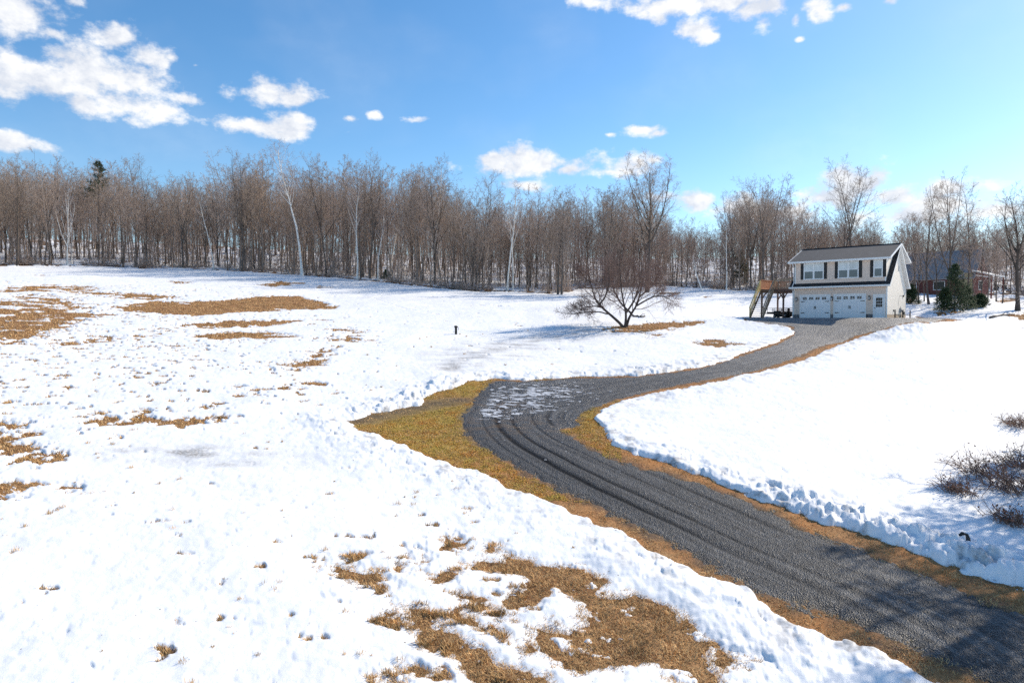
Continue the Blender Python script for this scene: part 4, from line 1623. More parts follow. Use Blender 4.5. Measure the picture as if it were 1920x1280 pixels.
    ip.inputs['Pick Instance'].default_value = True

    def na(name, typ):
        n = N.new('GeometryNodeInputNamedAttribute')
        n.data_type = typ
        n.inputs['Name'].default_value = name
        return n.outputs['Attribute']
    e2r = N.new('FunctionNodeEulerToRotation')
    L.new(na('tree_rot', 'FLOAT_VECTOR'), e2r.inputs[0])
    L.new(gi.outputs[0], ip.inputs['Points'])
    L.new(ci.outputs[0], ip.inputs['Instance'])
    L.new(na('tree_kind', 'INT'), ip.inputs['Instance Index'])
    L.new(e2r.outputs[0], ip.inputs['Rotation'])
    L.new(na('tree_scale', 'FLOAT_VECTOR'), ip.inputs['Scale'])
    L.new(ip.outputs[0], go.inputs[0])
    md = o.modifiers.new('plant', 'NODES')
    md.node_group = ng
    tag(o, 'deep bare winter wood rising behind the front rows of trees', 'wood', kind='stuff')


# the red house stands in a clearing; specials need room too
CLEARINGS = []


def in_clearing(x, y):
    for a, b, r in CLEARINGS:
        if (x - a) ** 2 + (y - b) ** 2 < r * r:
            return True
    return False


RED_O = np.array([66.0, 97.0])
CLEARINGS += [(58, 92, 6.5), (63, 90, 6), (64, 95, 5.5), (69, 90, 3.5)]


def special(px, py, top, **kw):
    """a tree whose foot is at photo pixel px, py and whose top reaches row top"""
    x, y, z = G1(px, py)
    return x, y, z, top_to_height(x, y, top)


def plant_specials():
    # big solitary tree in front of the wood
    x, y, z, h = special(1213, 549, 277)
    d = gen_tree(301, H=h * .95, tr=.30, n_limb=24, limb_t0=.36, limb_ang=.62, limb_ratio=.40, limb_taper=.62, limb_trop=.075, fork=4, nb=9, nt=6, nf=3, tip=.12, wander=.02, twig=.010, fine=.007, trunk_limbs=True)
    sc = h / d[1][0][:, 2].max()
    make_tree('hardwood_tree', d, M['dark_bark'], M['grey_twig'], (x, y, z), .6, sc, 'tallest bare tree with vase-shaped crown rising behind the crooked lone tree')
    CLEARINGS.append((x, y, 2.0))
    # thicket of stems left of it
    for i, (px, py, top, lab) in enumerate([(1046, 553, 345, 'dark straight bare tree at the wood corner, long shadow on the snow before it'), (1053, 553, 400, 'thinner dark stem close beside the straight tree at the wood corner'), (1139, 548, 352, 'bare tree with narrow upright crown just left of the tallest tree')]):
        x, y, z, h = special(px, py, top)
        d = gen_tree(310 + i, H=h, tr=.15, n_limb=20, limb_t0=.3, limb_ang=.6, limb_ratio=.27, nb=7, nt=6, nf=3, fork=1 if i == 2 else 0)
        make_tree('hardwood_tree', d, M['dark_bark'], M['twig'], (x, y, z), i, h / d[1][0][:, 2].max(), lab)
    # birches and pale-barked trees: foot, top, lean, shape
    B = [
        (127, 494, 352, (0.0, .0), dict(fork=5, n_limb=8, limb_t0=.30, limb_ang=.45, limb_ratio=.34, tr=.13), 'white multi-stemmed birch against the brown wood at the left end of the field'),
        (134, 492, 372, (.02, 0), dict(n_limb=8, limb_t0=.55, limb_ratio=.2, tr=.09), 'single thin white birch stem beside the multi-stemmed birch'),
        (567, 515, 254, (-.10, 0), dict(n_limb=20, limb_t0=.50, limb_ang=.5, limb_ratio=.27, tr=.16, wander=.05), 'tallest white birch with bent trunk, its crown above the treeline'),
        (670, 521, 322, (-.05, 0), dict(n_limb=14, limb_t0=.45, limb_ang=.6, limb_ratio=.25, tr=.13, wander=.05), 'leaning pale birch left of the forked pale tree'),
        (709, 523, 398, (.01, 0), dict(n_limb=10, limb_t0=.6, limb_ang=.6, limb_ratio=.2, tr=.10), 'thin straight pale birch between the leaning birch and forked pale tree'),
        (731, 513, 356, (.09, 0), dict(fork=3, n_limb=10, limb_t0=.35, limb_ang=.6, limb_ratio=.3, tr=.14, wander=.06), 'pale-barked tree with forked trunk above the small evergreen bush'),
        (814, 520, 285, (-.01, 0), dict(n_limb=22, limb_t0=.42, limb_ang=.6, limb_ratio=.32, tr=.17), 'tall pale-trunked tree with full round crown in the middle of the wood edge'),
        (822, 520, 405, (.12, 0), dict(fork=1, n_limb=9, limb_t0=.4, limb_ang=.7, limb_ratio=.3, tr=.11, wander=.07), 'crooked pale birch leaning right beside the round-crowned tree'),
        (951, 542, 340, (.05, 0), dict(n_limb=12, limb_t0=.55, limb_ang=.6, limb_ratio=.24, tr=.12), 'left one of two white birches at the low end of the wood'),
        (961, 541, 352, (.12, 0), dict(fork=2, n_limb=12, limb_t0=.5, limb_ang=.65, limb_ratio=.28, tr=.12), 'right-leaning one of two white birches at the low end of the wood'),
        (401, 502, 374, (0, 0), dict(n_limb=6, limb_t0=.6, limb_ratio=.18, tr=.09), 'slim white birch stem in the brown wood behind the melted bands'),
        (1317, 545, 470, (-.35, 0), dict(n_limb=8, limb_t0=.4, limb_ratio=.3, tr=.10), 'pale leaning dead birch at the brush pile behind the lone tree'),
        (1362, 543, 400, (.0, 0), dict(n_limb=9, limb_t0=.55, limb_ratio=.2, tr=.08), 'slim pale birch left of the deck at the wood edge'),
        (1428, 530, 395, (.0, 0), dict(n_limb=9, limb_t0=.55, limb_ratio=.2, tr=.08), 'slim pale birch directly above the deck corner'),
    ]
    for i, (px, py, top, lean, kw, lab) in enumerate(B):
        x, y, z, h = special(px, py + 3, top)
        kw['tr'] *= 1.3
        d = gen_tree(330 + i, H=h, lean=lean, trunk_limbs=True, nb=6, nt=5, nf=3, twig=.010, fine=.007, tw_trop=-.05 if i in (2,) else .0, **kw)
        make_tree('birch_tree', d, M['birch'], M['birch_twig'], (x, y, z), rz=0, sc=h / d[1][0][:, 2].max(), label=lab, cat='birch')
        CLEARINGS.append((x, y - .6, 1.9))
    # big-boned dark trees that stand out on the skyline
    D = [(455, 509, 278, .2, 'big dark-limbed tree with wide spreading crown left of the tallest birch'), (612, 517, 279, .17, 'dark tree with crooked open limbs right of the tallest birch'), (694, 524, 276, .2, 'dark broad-crowned tree leaning over the forked pale tree'),
         (775, 522, 300, .17, 'dark rounded tree left of the round-crowned pale tree'), (905, 540, 316, .15, 'bare tree with fan-shaped top right of the skyline gap'), (33, 498, 285, .19, 'tall tree with feathery branches at the far left of the wood'), (275, 500, 290, .16, 'tall dark tree with long upright twigs midway along the left wood'), (352, 501, 330, .15, 'dark tree of middling height before the slim white birch stem'),
         (1005, 540, 345, .14, 'upright bare tree at the wood corner right of two birches'),
         (1432, 548, 322, .17, 'open-crowned tree rising above the woods behind the deck'), (1597, 548, 288, .17, 'tallest tree above the garage roof with forked open top'), (1567, 548, 302, .13, 'spindly leaning tree above the garage roof, left of the tallest there'), (1712, 565, 395, .14, 'bare tree close behind the right gable of the garage'),
         (1777, 575, 310, .18, 'tall forked tree standing over the dark spruces'), (1812, 565, 326, .14, 'slender tree right of the one above the spruces'), (1742, 572, 350, .15, 'curved tree bending over the red house roof'), (1852, 566, 430, .08, 'thin dark tree before the red house porch'),
         (1908, 583, 342, .27, 'thick-trunked bare tree at the right edge near the red house'), (1950, 575, 330, .2, 'bare tree just inside the right picture edge')]
    for i, (px, py, top, tr, lab) in enumerate(D):
        x, y, z, h = special(px, py, top)
        d = gen_tree(380 + i, H=h * .95, tr=tr * .85, n_limb=17, limb_t0=.34, limb_ang=.68, limb_ratio=.36, limb_taper=.6, limb_trop=.06, tip=.1, twig=.009, fine=.007, trunk_limbs=True, fork=(4, 3, 5, 4, 5, 0, 2, 2, 2, 3, 3, 1, 2, 3, 0, 2, 0, 3, 2)[i], nb=7, nt=5, nf=2, lean=((.18 if i == 11 else -.12 if i == 15 else 0), 0), wander=.04)
        make_tree('hardwood_tree', d, M['dark_bark'], M['grey_twig'] if i % 2 else M['twig'], (x, y, z), 0, h / d[1][0][:, 2].max(), lab)
    rs = np.random.RandomState(91)
    for i, (px, py, top) in enumerate([(1722, 570, 430), (1733, 566, 405), (1757, 571, 395), (1797, 566, 408), (1824, 569, 420), (1843, 572, 402), (1868, 566, 445), (1879, 570, 415)]):
        x, y, z, h = special(px, py, top)
        d = gen_tree(420 + i, H=h * .95, tr=.07, n_limb=18, limb_t0=.2, limb_ang=.7, limb_ratio=.3, limb_taper=.65, limb_trop=.05, fork=(1, 0, 2)[i % 3], nb=6, nt=4, nf=2, twig=.009, fine=.007, wander=.05, lean=(rs.normal(0, .06), 0))
        make_tree('young_tree', d, M['dark_bark'], M['twig'], (x, y, z), 0, h / d[1][0][:, 2].max(), 'thin bare tree among those screening the front of the red house', group='thin bare trees screening the red house')
    # trees outside the frame on the right whose shadows cross the driveway
    S = [(20.6, 21.0, 12, 'broad'), (22.8, 24.5, 11, 'tall'), (26.6, 27.0, 14, 'broad'), (22.5, 20.0, 13, 'tall'), (25.5, 23.5, 12, 'tall'), (20, 16, 13, 'broad'), (30, 26, 14, 'tall'), (27.5, 21, 14, 'broad')]
    for i, (x, y, h, R) in enumerate([(26.4, 29.4, 10, 1.5)]):
        d = gen_conifer(560 + i, H=h, R=R, whorls=16, per=6, nf=6, needle=.03, nl=.2)
        make_tree('spruce_tree', d, M['dark_bark'], M['needles'], (x, y, float(g(x, y))), i, 1, 'roadside spruce beside the driveway, just out of view', 'spruce', 'roadside spruces beside the driveway')
    for i, (x, y, h, kind) in enumerate(S):
        bark, twig = M['bark'], M['twig']
        d = gen_tree(600 + i, H=h, tr=.24, n_limb=16, limb_t0=.22, limb_ang=.8, limb_ratio=.36, limb_taper=.55, fork=2 + i % 2, limb_trop=.05, twig=.014, fine=.011)
        make_tree(KIND_NAME[kind], d, bark, twig, (x, y, float(g(x, y))), i * 1.3, 1.0, 'bare roadside tree beside the driveway, just out of view', group='roadside trees beside the driveway')


def plant_apple():
    """the crooked lone tree"""
    rs = np.random.RandomState(5)
    x, y, z = G1(1170, 613)
    k = y / F_PX
    tp, cp = Parts(), Parts()
    stems = [
        ([(0, 0, -.2), (-.25, .1, .25), (-1.25, .3, 1.2), (-2.15, .5, 1.95), (-2.55, .6, 2.5), (-2.9, .9, 3.6), (-3.2, 1.0, 4.8)], [.15, .13, .11, .09, .07, .045, .02]),
        ([(.08, .05, -.2), (.1, 0, .3), (.2, -.1, 1.3), (-.12, -.3, 2.1), (-.3, -.5, 2.8), (-.5, -.7, 4.2), (-.6, -.6, 5.8)], [.15, .12, .10, .08, .06, .045, .02]),
        ([(.15, .02, -.2), (.3, .05, .3), (.62, .1, 1.25), (1.2, .3, 1.9), (1.45, .5, 2.6), (1.9, .7, 4.0), (2.3, .9, 5.4)], [.14, .12, .10, .085, .065, .045, .02]),
        ([(-1.2, .3, 1.15), (-1.7, 0, 1.2), (-2.3, -.2, 1.4), (-3.1, -.3, 1.35), (-4.0, -.3, 1.2), (-4.9, -.2, 1.15)], [.075, .065, .055, .05, .04, .02]),
        ([(-1.9, .45, 1.75), (-2.6, .2, 1.9), (-3.4, .2, 1.75), (-4.2, .1, 1.55)], [.07, .055, .045, .02]),
        ([(.62, .1, 1.25), (.2, .5, 1.7), (-.3, 1.1, 2.3), (-.8, 1.8, 3.4), (-1.2, 2.2, 4.6)], [.09, .08, .07, .05, .03]),
        ([(1.2, .3, 1.9), (1.9, -.3, 2.4), (2.7, -.8, 2.7), (3.5, -1, 2.6), (4.0, -1.0, 2.3)], [.08, .07, .06, .045, .02]),
        ([(.2, -.1, 1.3), (.7, -.9, 2.2), (1.0, -1.7, 3.2), (1.2, -2.2, 4.6)], [.09, .08, .06, .03]),
        ([(-2.15, .5, 1.95), (-1.7, -.4, 2.6), (-1.5, -1.2, 3.6), (-1.6, -1.7, 5.0)], [.08, .07, .05, .03]),
        ([(1.45, .5, 2.6), (2.3, 1.3, 3.1), (3.1, 1.8, 3.7), (3.7, 2.0, 4.3)], [.07, .06, .05, .02]),
        ([(-2.9, .9, 3.6), (-3.6, .4, 4.0), (-4.1, 0, 4.5)], [.06, .045, .02]),
    ]
    PLs, RLs = [], []
    for P, R in stems:
        P = np.array(P, float)
        P[:, 2] = np.where(P[:, 2] > 2.4, 2.4 + (P[:, 2] - 2.4) * 1.32, P[:, 2])
        n = 14
        t = np.linspace(0, len(P) - 1, n)
        Q = np.stack([np.interp(t, range(len(P)), P[:, a]) for a in range(3)], 1)
        Q[1:-1] += rs.normal(0, .03, (n - 2, 3))
        for _ in range(2):
            Q[1:-1] = .25 * Q[:-2] + .5 * Q[1:-1] + .25 * Q[2:]
        r = np.interp(t, range(len(P)), R)
        PLs.append(Q)
        RLs.append(r)
    P, R = np.array(PLs), np.array(RLs)
    tp.tubes(P, R, 8)
    p, d, L, r = sprout(rs, P, R, 14, .34, 1.0, .75, .25, .38, .35, .6, .02)
    d = d + np.array([0, 0, .25])
    PB, RB = grow(rs, p, d, L * 1.15, r * .7, .4, 6, .13, .05)
    cp.tubes(PB, RB, 5)
    p, d, L, r = sprout(rs, PB, RB, 11, .15, 1.0, .8, .25, .55, .3, .6, .013)
    PT, RT = grow(rs, p, d, L, np.maximum(r * .6, .010), .5, 4, .14, .03)
    cp.tubes(PT, RT, 4)
    p, d, L, r = sprout(rs, PT, RT, 6, .15, 1.0, .75, .25, .6, .3, .6, .008)
    PF, RF = grow(rs, p, d, L, np.full(len(p), .0062), .6, 3, .12, .03)
    cp.tubes(PF, RF, 3)
    make_tree('fruit_tree', (tp.get(), cp.get()), M['apple_bark'], M['apple_twig'], (x, y, z), 0, 1.0, 'crooked lone fruit tree with low spreading bare crown standing in the snow', 'tree')


def gen_conifer(seed, H=6.0, R=1.7, tr=.08, whorls=22, per=8, droop=-.05, nf=9, t0=.05, needle=.022, nl=.14):
    rs = np.random.RandomState(seed)
    tp, cp = Parts(), Parts()
    P0, R0 = grow(rs, np.zeros((1, 3)), np.array([[0, 0, 1.0]]), np.array([H]), np.array([tr]), .12, 10, .015, 0)
    P0[:, 0, 2] -= .2
    tp.tubes(P0, R0, 7)
    n = whorls * per
    t = t0 + (1 - t0) * (np.arange(n) / n) ** .9
    az = rs.uniform(0, 6.28, n)
    hz = t * H
    base = np.stack([np.interp(hz, P0[0, :, 2], P0[0, :, a]) for a in range(3)], 1)
    L = R * (1 - t) ** .75 * rs.uniform(.6, 1.15, n) + .12
    d = np.c_[np.cos(az), np.sin(az), rs.normal(.12, .15, n) + .5 * t]
    PB, RB = grow(rs, base, d, L, np.full(n, .018), .4, 5, .05, droop)
    cp.tubes(PB, RB, 3)
    p, d, l, r = sprout(rs, PB, RB, 7, .15, 1.0, .75, .2, .38, .5, .6, .01)
    PT, RT = grow(rs, p, d, np.maximum(l, .12), np.full(len(p), .011), .5, 3, .08, droop)
    cp.tubes(PT, RT, 3)
    p, d, l, r = sprout(rs, PT, RT, nf, .05, 1.0, .8, .25, .3, .2, .6, .01)
    PN, RN = grow(rs, p, d, np.full(len(p), nl) * rs.uniform(.6, 1.3, len(p)), np.full(len(p), needle), .25, 2, .1, -.02)
    cp.tubes(PN, RN, 3)
    return tp.get(), cp.get()


def plant_conifers():
    S = [(1790, 584, 496, 1.7, 'tallest dark spruce of the clump between the garage and the red house'), (1770, 583, 541, 1.1, 'shorter spruce at the left of the clump by the red house'), (1812, 580, 538, 1.15, 'yellowish green spruce at the right of the clump by the red house'),
         (1709, 569, 536, 1.0, 'small round spruce close behind the right garage corner'), (1836, 577, 553, 1.1, 'low spreading spruce at the right foot of the spruce clump')]
    for i, (px, py, top, R, lab) in enumerate(S):
        x, y, z, h = special(px, py, top)
        d = gen_conifer(500 + i, H=h, R=R * (1 + .1 * (h > 5)), whorls=17, per=8, nf=8, needle=.018)
        make_tree('spruce_tree', d, M['dark_bark'], M['needles'], (x, y, z), i, 1, lab, 'spruce')
    x, y, z, h = special(725, 524, 507)
    d = gen_conifer(520, H=h, R=.75, whorls=12, per=6, nf=7)
    make_tree('evergreen_bush', d, M['dark_bark'], M['needles'], (x, y, z), 0, 1, 'small dark evergreen bush at the wood edge below the forked pale tree', 'bush')
    # the pine above the wood
    th = math.atan2((188 - 960) / F_PX, 1)
    y = 124.0
    x = y * math.tan(th)
    h = top_to_height(x, y, 303)
    d = gen_conifer(530, H=h, R=6.0, tr=.22, whorls=9, per=5, nf=10, t0=.62, droop=.03, needle=.03, nl=.28)
    make_tree('pine_tree', d, M['dark_bark'], M['pine_needles'], (x, y, float(g(x, y))), 0, 1, 'dark green pine poking above the bare wood at the left', 'pine')
    CLEARINGS.append((x, y - 5, 4.5))
    for i, (px, yy, top, lab) in enumerate([(1832, 112.0, 455, 'dull green conifer behind the red house roof'), (1385, 106.0, 470, 'dark conifer half hidden in the wood behind the deck')]):
        x = yy * (px - 960) / F_PX
        h = top_to_height(x, yy, top)
        d = gen_conifer(540 + i, H=h, R=2.0, whorls=16, per=6, nf=7, needle=.03, nl=.2)
        make_tree('spruce_tree', d, M['dark_bark'], M['pine_needles'], (x, yy, float(g(x, yy))), 0, 1, lab, 'conifer')


plant_specials()
plant_conifers()
plant_apple()
plant_forest()


# ------------------------------------------------------------------ garage house
def build_house():
    W, D = HOUSE_W, HOUSE_D
    H1, H2, HR = 3.05, 5.70, 7.10
    c = D / 2
    root = empty('garage_house', (HOUSE_O[0], HOUSE_O[1], HOUSE_Z), HOUSE_YAW, 'two-storey beige garage house with dark roof, black shutters and two white garage doors', 'house')
    # lower walls, with openings cut as separate front panels
    m = MB()
    t = .15
    m.box(0, W, D - t, D, -.4, H1)                                   # back
    m.box(0, t, t, D - t, -.4, H1)                                   # left
    # front wall in strips round the openings
    ops = [(.66, 3.50, -.05, 2.25), (3.86, 6.68, -.05, 2.25), (7.36, 8.30, .0, 2.13)]
    x = 0
    for a, b, z0, z1 in ops:
        m.box(x, a, 0, t, -.4, H1)
        m.box(a, b, 0, t, z1, H1)
        x = b
    m.box(x, W, 0, t, -.4, H1)
    m.build('wall', M['siding'], root)
    # gable walls, sunlight painted into their lighter siding
    for nm, x0, x1, mt in (('gable_wall', W - t, W, M['sunlit_siding']), ('gable_wall', 0, t, M['sunlit_siding'])):
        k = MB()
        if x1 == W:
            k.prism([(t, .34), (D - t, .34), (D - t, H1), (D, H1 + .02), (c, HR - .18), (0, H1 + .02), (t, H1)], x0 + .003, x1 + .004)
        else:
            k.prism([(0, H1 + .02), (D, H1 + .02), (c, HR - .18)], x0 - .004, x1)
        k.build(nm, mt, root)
    k = MB()
    k.box(W - t, W + .02, .01, D - .01, -.4, .335)
    k.build('foundation', M['concrete'], root)
    k = MB()
    for a, b in ((.0, .62), (3.545, 3.815), (6.725, 7.31)):
        k.box(a + .02, b, -.045, -.002, -.1, .36)
    k.build('stone_veneer', M['block'], root, bevel=.01)
    # steep main roof: only strips at the ends and the skirts show
    k, so = MB(), []
    for sg in (0, 1):
        def Y(v):
            return v if sg == 0 else D - v
        k.prism([(Y(-.36), H1 + .03), (Y(c), HR), (Y(c), HR - .06), (Y(-.36), H1 - .02)], -.30, W + .30)
        for x0, x1 in ((-.31, -.002), (W + .006, W + .31)):
            q = MB()
            q.prism([(Y(-.37), H1 - .023), (Y(c - .01), HR - .063), (Y(c - .01), HR - .22), (Y(-.02), H1 + .02), (Y(-.37), H1 - .13)], x0, x1)
            so.append(q)
    k.build('steep_roof', M['black_shingle'], root)
    for q in so:
        q.build('rake_board', M['trim'], root)
    # dormers (front and back) and their roofs
    k = MB()
    i = .14
    k.prism([(.0, H1 + .22), (.0, H2 - .04), (c, HR - .1), (D, H2 - .04), (D, H1 + .22)], i, W - i)
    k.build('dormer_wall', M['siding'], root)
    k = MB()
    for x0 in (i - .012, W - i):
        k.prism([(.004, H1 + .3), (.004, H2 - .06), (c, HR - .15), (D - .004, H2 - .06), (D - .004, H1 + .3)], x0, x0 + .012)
    k.build('dormer_cheek', M['sunlit_siding'], root)  # sun on the cheeks is painted in by the lighter siding
    k = MB()
    s2 = (HR - H2) / c
    ov = .38
    k.prism([(-ov, H2 - ov * s2 + .06), (c, HR + .06), (D + ov, H2 - ov * s2 + .06), (D + ov, H2 - ov * s2 - .06), (c, HR - .06), (-ov, H2 - ov * s2 - .06)], -.42, W + .32)
    roof = k.build('roof', M['shingle'], root)
    k = MB()
    k.bar((-.43, c, HR + .075), (W + .33, c, HR + .075), .26, .05)
    k.build('ridge_cap', M['black_shingle'], roof)
    # white trim
    k = MB()
    z = H2 - ov * s2
    k.box(-.45, W + .34, -ov - .12, -ov + .005, z - .10, z + .05)      # upper gutter front
    k.box(-.42, W + .32, D + ov, D + ov + .10, z - .10, z + .05)
    k.box(-.42, W + .32, -ov + .005, .0, z - .13, z - .10)           # soffit
    k.box(-.33, W + .33, -.36 - .11, -.36 + .01, H1 - .10, H1 + .04)   # lower gutter front
    k.box(-.30, W + .30, -.35, .0, H1 - .12, H1 - .085)
    k.box(-.33, W + .33, D + .36, D + .46, H1 - .10, H1 + .04)
    k.build('gutter', M['trim'], root)
    for xx in (W + .30, -.42):
        for sg in (0, 1):
            y0 = -ov - .02 if sg == 0 else D + ov + .02
            k = MB()
            k.bar((xx + .03, y0, z - .005), (xx + .03, c, HR - .005), .05, .17)
            k.build('rake_board', M['trim'], root)
    for sg in (0, 1):
        k = MB()
        def Y(v):
            return v if sg == 0 else D - v
        k.prism([(Y(-ov), z - .063), (Y(c), HR - .063), (Y(c), HR - .11), (Y(-ov), z - .10)], W - .10, W + .30)
        k.build('soffit', M['trim'], root)
    k = MB()
    # return of the eaves at the back
    k.prism([(D + .03, H2 - .16), (D + ov, z - .08), (D + ov, z + .0), (D + .03, z + .14)], W - .1, W + .33)
    k.build('eave_return', M['trim'], root)
    k = MB()
    k.prism([(D - .03, H1 - .10), (D + .40, H1 - .10), (D + .40, H1 + .02), (D - .03, H1 + .42)], W - .05, W + .322)
    k.build('eave_return', M['trim'], root)
    k = MB()
    for xx in (-.012, W - .09):
        k.box(xx, xx + .10, -.018, .10, .0, H1 - .12)
    k.box(W - .02, W + .018, .0, .10, .34, H1 - .12)
    k.box(W - .02, W + .018, D - .10, D, .34, H1 - .12)
    k.box(i - .02, i + .07, -.016, .0, H1 + .3, H2 - .2)
    k.box(W - i - .07, W - i + .02, -.016, .0, H1 + .3, H2 - .2)
    k.build('corner_board', M['trim'], root)
    k = MB()
    k.tube([(.02, -.50, z - .1), (.02, -.30, z - .32), (.05, -.06, z - .5), (.05, -.06, 3.55), (.04, -.45, 3.2), (.02, -.52, 2.95), (-.03, -.10, 2.65), (-.03, -.06, .1), (-.03, -.25, .02)], .04, 8)
    k.build('downspout', M['trim'], root)

    # garage doors
    for (a, b, z0, z1) in ops[:2]:
        d = MB()
        d.box(a + .06, b - .06, .03, .08, -.02, z1 - .06)
        # raised panels: four sections with carriage battens
        n = 4
        hh = (z1 - .06) / n
        for r in range(n):
            d.box(a + .08, b - .08, .018, .03, r * hh + .015 - .0, (r + 1) * hh - .01)
        for q in range(5):
            xx = a + .10 + (b - a - .2) * q / 4
            d.box(xx - .045, xx + .045, .006, .018, .02, z1 - .09)
        do = d.build('garage_door', M['white_door'], root)
        f = MB()
        f.box(a - .04, a + .06, -.022, .028, -.02, z1 + .02)
        f.box(b - .06, b + .04, -.022, .028, -.02, z1 + .02)
        f.box(a - .04, b + .04, -.026, .026, z1 - .06, z1 + .06)
        f.build('frame', M['trim'], do)
        for q in range(4):
            x0 = a + .24 + (b - a - .40) * q / 4
            x1 = x0 + .42
            g_ = MB()
            zz0, zz1 = z1 - .45, z1 - .17
            for cx in (0, 1):
                for cz in (0, 1):
                    w_, h_ = (x1 - x0) / 2, (zz1 - zz0) / 2
                    g_.box(x0 + cx * w_ + .02, x0 + (cx + 1) * w_ - .02, -.004, .005, zz0 + cz * h_ + .018, zz0 + (cz + 1) * h_ - .018)
            g_.build('pane', M['dark_glass'], do)
        for zz in (z1 - .62, .52):
            for sx, x0 in ((1, a + .09), (-1, b - .09)):
                h = MB()
                h.poly([(x0, -.008, zz - .04), (x0 + sx * .36, -.008, zz - .018), (x0 + sx * .43, -.008, zz), (x0 + sx * .36, -.008, zz + .018), (x0, -.008, zz + .04),
                        (x0, .004, zz - .04), (x0 + sx * .36, .004, zz - .018), (x0 + sx * .43, .004, zz), (x0 + sx * .36, .004, zz + .018), (x0, .004, zz + .04)],
                       [(0, 1, 2, 3, 4), (9, 8, 7, 6, 5), (0, 5, 6, 1), (1, 6, 7, 2), (2, 7, 8, 3), (3, 8, 9, 4), (4, 9, 5, 0)])
                h.build('hinge', M['black'], do)
        for sx in (-.055, .055):
            h = MB()
            xx = (a + b) / 2 + sx
            h.tube([(xx, -.005, .92), (xx, -.045, .96), (xx, -.045, 1.12), (xx, -.005, 1.16)], .014, 6)
            h.box(xx - .03, xx + .03, -.008, .004, .90, 1.18)
            h.build('handle', M['black'], do)
    # entry door
    a, b, z0, z1 = ops[2]
    d = MB()
    d.box(a + .06, b - .06, .03, .075, .03, z1 - .05)
    d.box(a + .18, (a + b) / 2 - .04, .02, .03, .16, .80)
    d.box((a + b) / 2 + .04, b - .18, .02, .03, .16, .80)
    do = d.build('entry_door', M['white_door'], root)
    f = MB()
    f.box(a - .05, a + .06, -.022, .028, -.02, z1)
    f.box(b - .06, b + .05, -.022, .028, -.02, z1)
    f.box(a - .05, b + .05, -.026, .026, z1 - .05, z1 + .07)
    f.box(a - .05, b + .05, -.08, .1, -.06, .03)
    f.build('frame', M['trim'], do)
    g_ = MB()
    for cx in range(3):
        for cz in range(3):
            x0, zz = a + .20 + cx * .185, 1.02 + cz * .30
            g_.box(x0, x0 + .16, .018, .031, zz, zz + .265)
    g_.build('pane', M['dark_glass'], do)
    h = MB()
    h.lathe([(.012, -.05), (.035, -.045), (.035, -.02), (.015, -.01), (.015, .02)], 10, (a + .13, .0, .93), 'y')
    h.build('knob', M['black'], do)
    # windows with shutters
    for (x0, x1, n) in ((.98, 2.89, 2), (4.19, 6.04, 2), (7.31, 8.10, 1)):
        zb, zt = 3.84, 5.42
        f = MB()
        f.box(x0, x0 + .07, -.05, .0, zb, zt)
        f.box(x1 - .07, x1, -.05, .0, zb, zt)
        f.box(x0 + .07, x1 - .07, -.048, .0, zt - .07, zt)
        f.box(x0 - .03, x1 + .03, -.065, .0, zb - .05, zb + .05)
        for q in range(1, n):
            xx = x0 + (x1 - x0) * q / n
            f.box(xx - .055, xx + .055, -.05, .0, zb + .05, zt - .07)
        zm = (zb + zt) / 2 + .0
        w = f.build('window', M['trim'], root)
        s_ = MB()
        for q in range(n):
            a0 = x0 + (x1 - x0) * q / n + (.07 if q == 0 else .055)
            a1 = x0 + (x1 - x0) * (q + 1) / n - (.07 if q == n - 1 else .055)
            s_.box(a0, a1, -.040, -.004, zm - .035, zm + .035)
            s_.box(a0, a0 + .03, -.038, -.004, zb + .05, zt - .07)
            s_.box(a1 - .03, a1, -.038, -.004, zb + .05, zt - .07)
        s_.build('sash', M['trim'], w)
        up, lo = MB(), MB()
        for q in range(n):
            a0 = x0 + (x1 - x0) * q / n + .085
            a1 = x0 + (x1 - x0) * (q + 1) / n - .085
            up.box(a0, a1, -.018, -.003, zm + .03, zt - .06)
            lo.box(a0, a1, -.012, -.003, zb + .04, zm - .03)
        up.build('pane', M['blind'], w)
        lo.build('pane', M['glass'], w)
        for a0, a1 in ((x0 - .29, x0 - .012), (x1 + .012, x1 + .29)):
            sh = MB()
            sh.box(a0, a1, -.035, -.002, zb - .02, zt + .0)
            for r in range(2):
                for l_ in range(14):
                    zz = zb + .06 + r * .76 + l_ * .048
                    sh.box(a0 + .04, a1 - .04, -.044, -.030, zz, zz + .03)
            sh.build('shutter', M['shutter'], root)
    # wall lanterns
    for xx in (.33, 3.68, 7.02):
        l = MB()
        l.box(xx - .06, xx + .06, -.03, -.002, 1.74, 2.06)
        l.tube([(xx, -.02, 2.0), (xx, -.10, 2.12), (xx, -.17, 2.08)], .014, 6)
        l.lathe([(.015, 2.12), (.11, 2.02), (.10, 2.0), (.085, 2.0)], 8, (xx, -.17, 0))
        l.lathe([(.085, 1.72), (.07, 1.70), (.02, 1.66)], 8, (xx, -.17, 0))
        for q in range(4):
            an = q * math.pi / 2 + .78
            l.bar((xx + .075 * math.cos(an), -.17 + .075 * math.sin(an), 1.71), (xx + .085 * math.cos(an), -.17 + .085 * math.sin(an), 2.01), .016)
        lo = l.build('wall_lantern', M['black'], root)
        g_ = MB()
        g_.lathe([(.055, 1.725), (.068, 1.99)], 8, (xx, -.17, 0))
        g_.build('glass', M['blind'], lo)
    fl = MB()
    fl.lathe([(.05, 0), (.06, -.02), (.05, -.04)], 10, (3.66, -.002, 2.72), 'y')
    for sx in (-.09, .09):
        fl.lathe([(.02, -.03), (.05, -.09), (.055, -.17), (.045, -.172)], 10, (3.66 + sx, 0, 2.74), 'y')
    fl.build('floodlight', M['trim'], root, smooth=True)
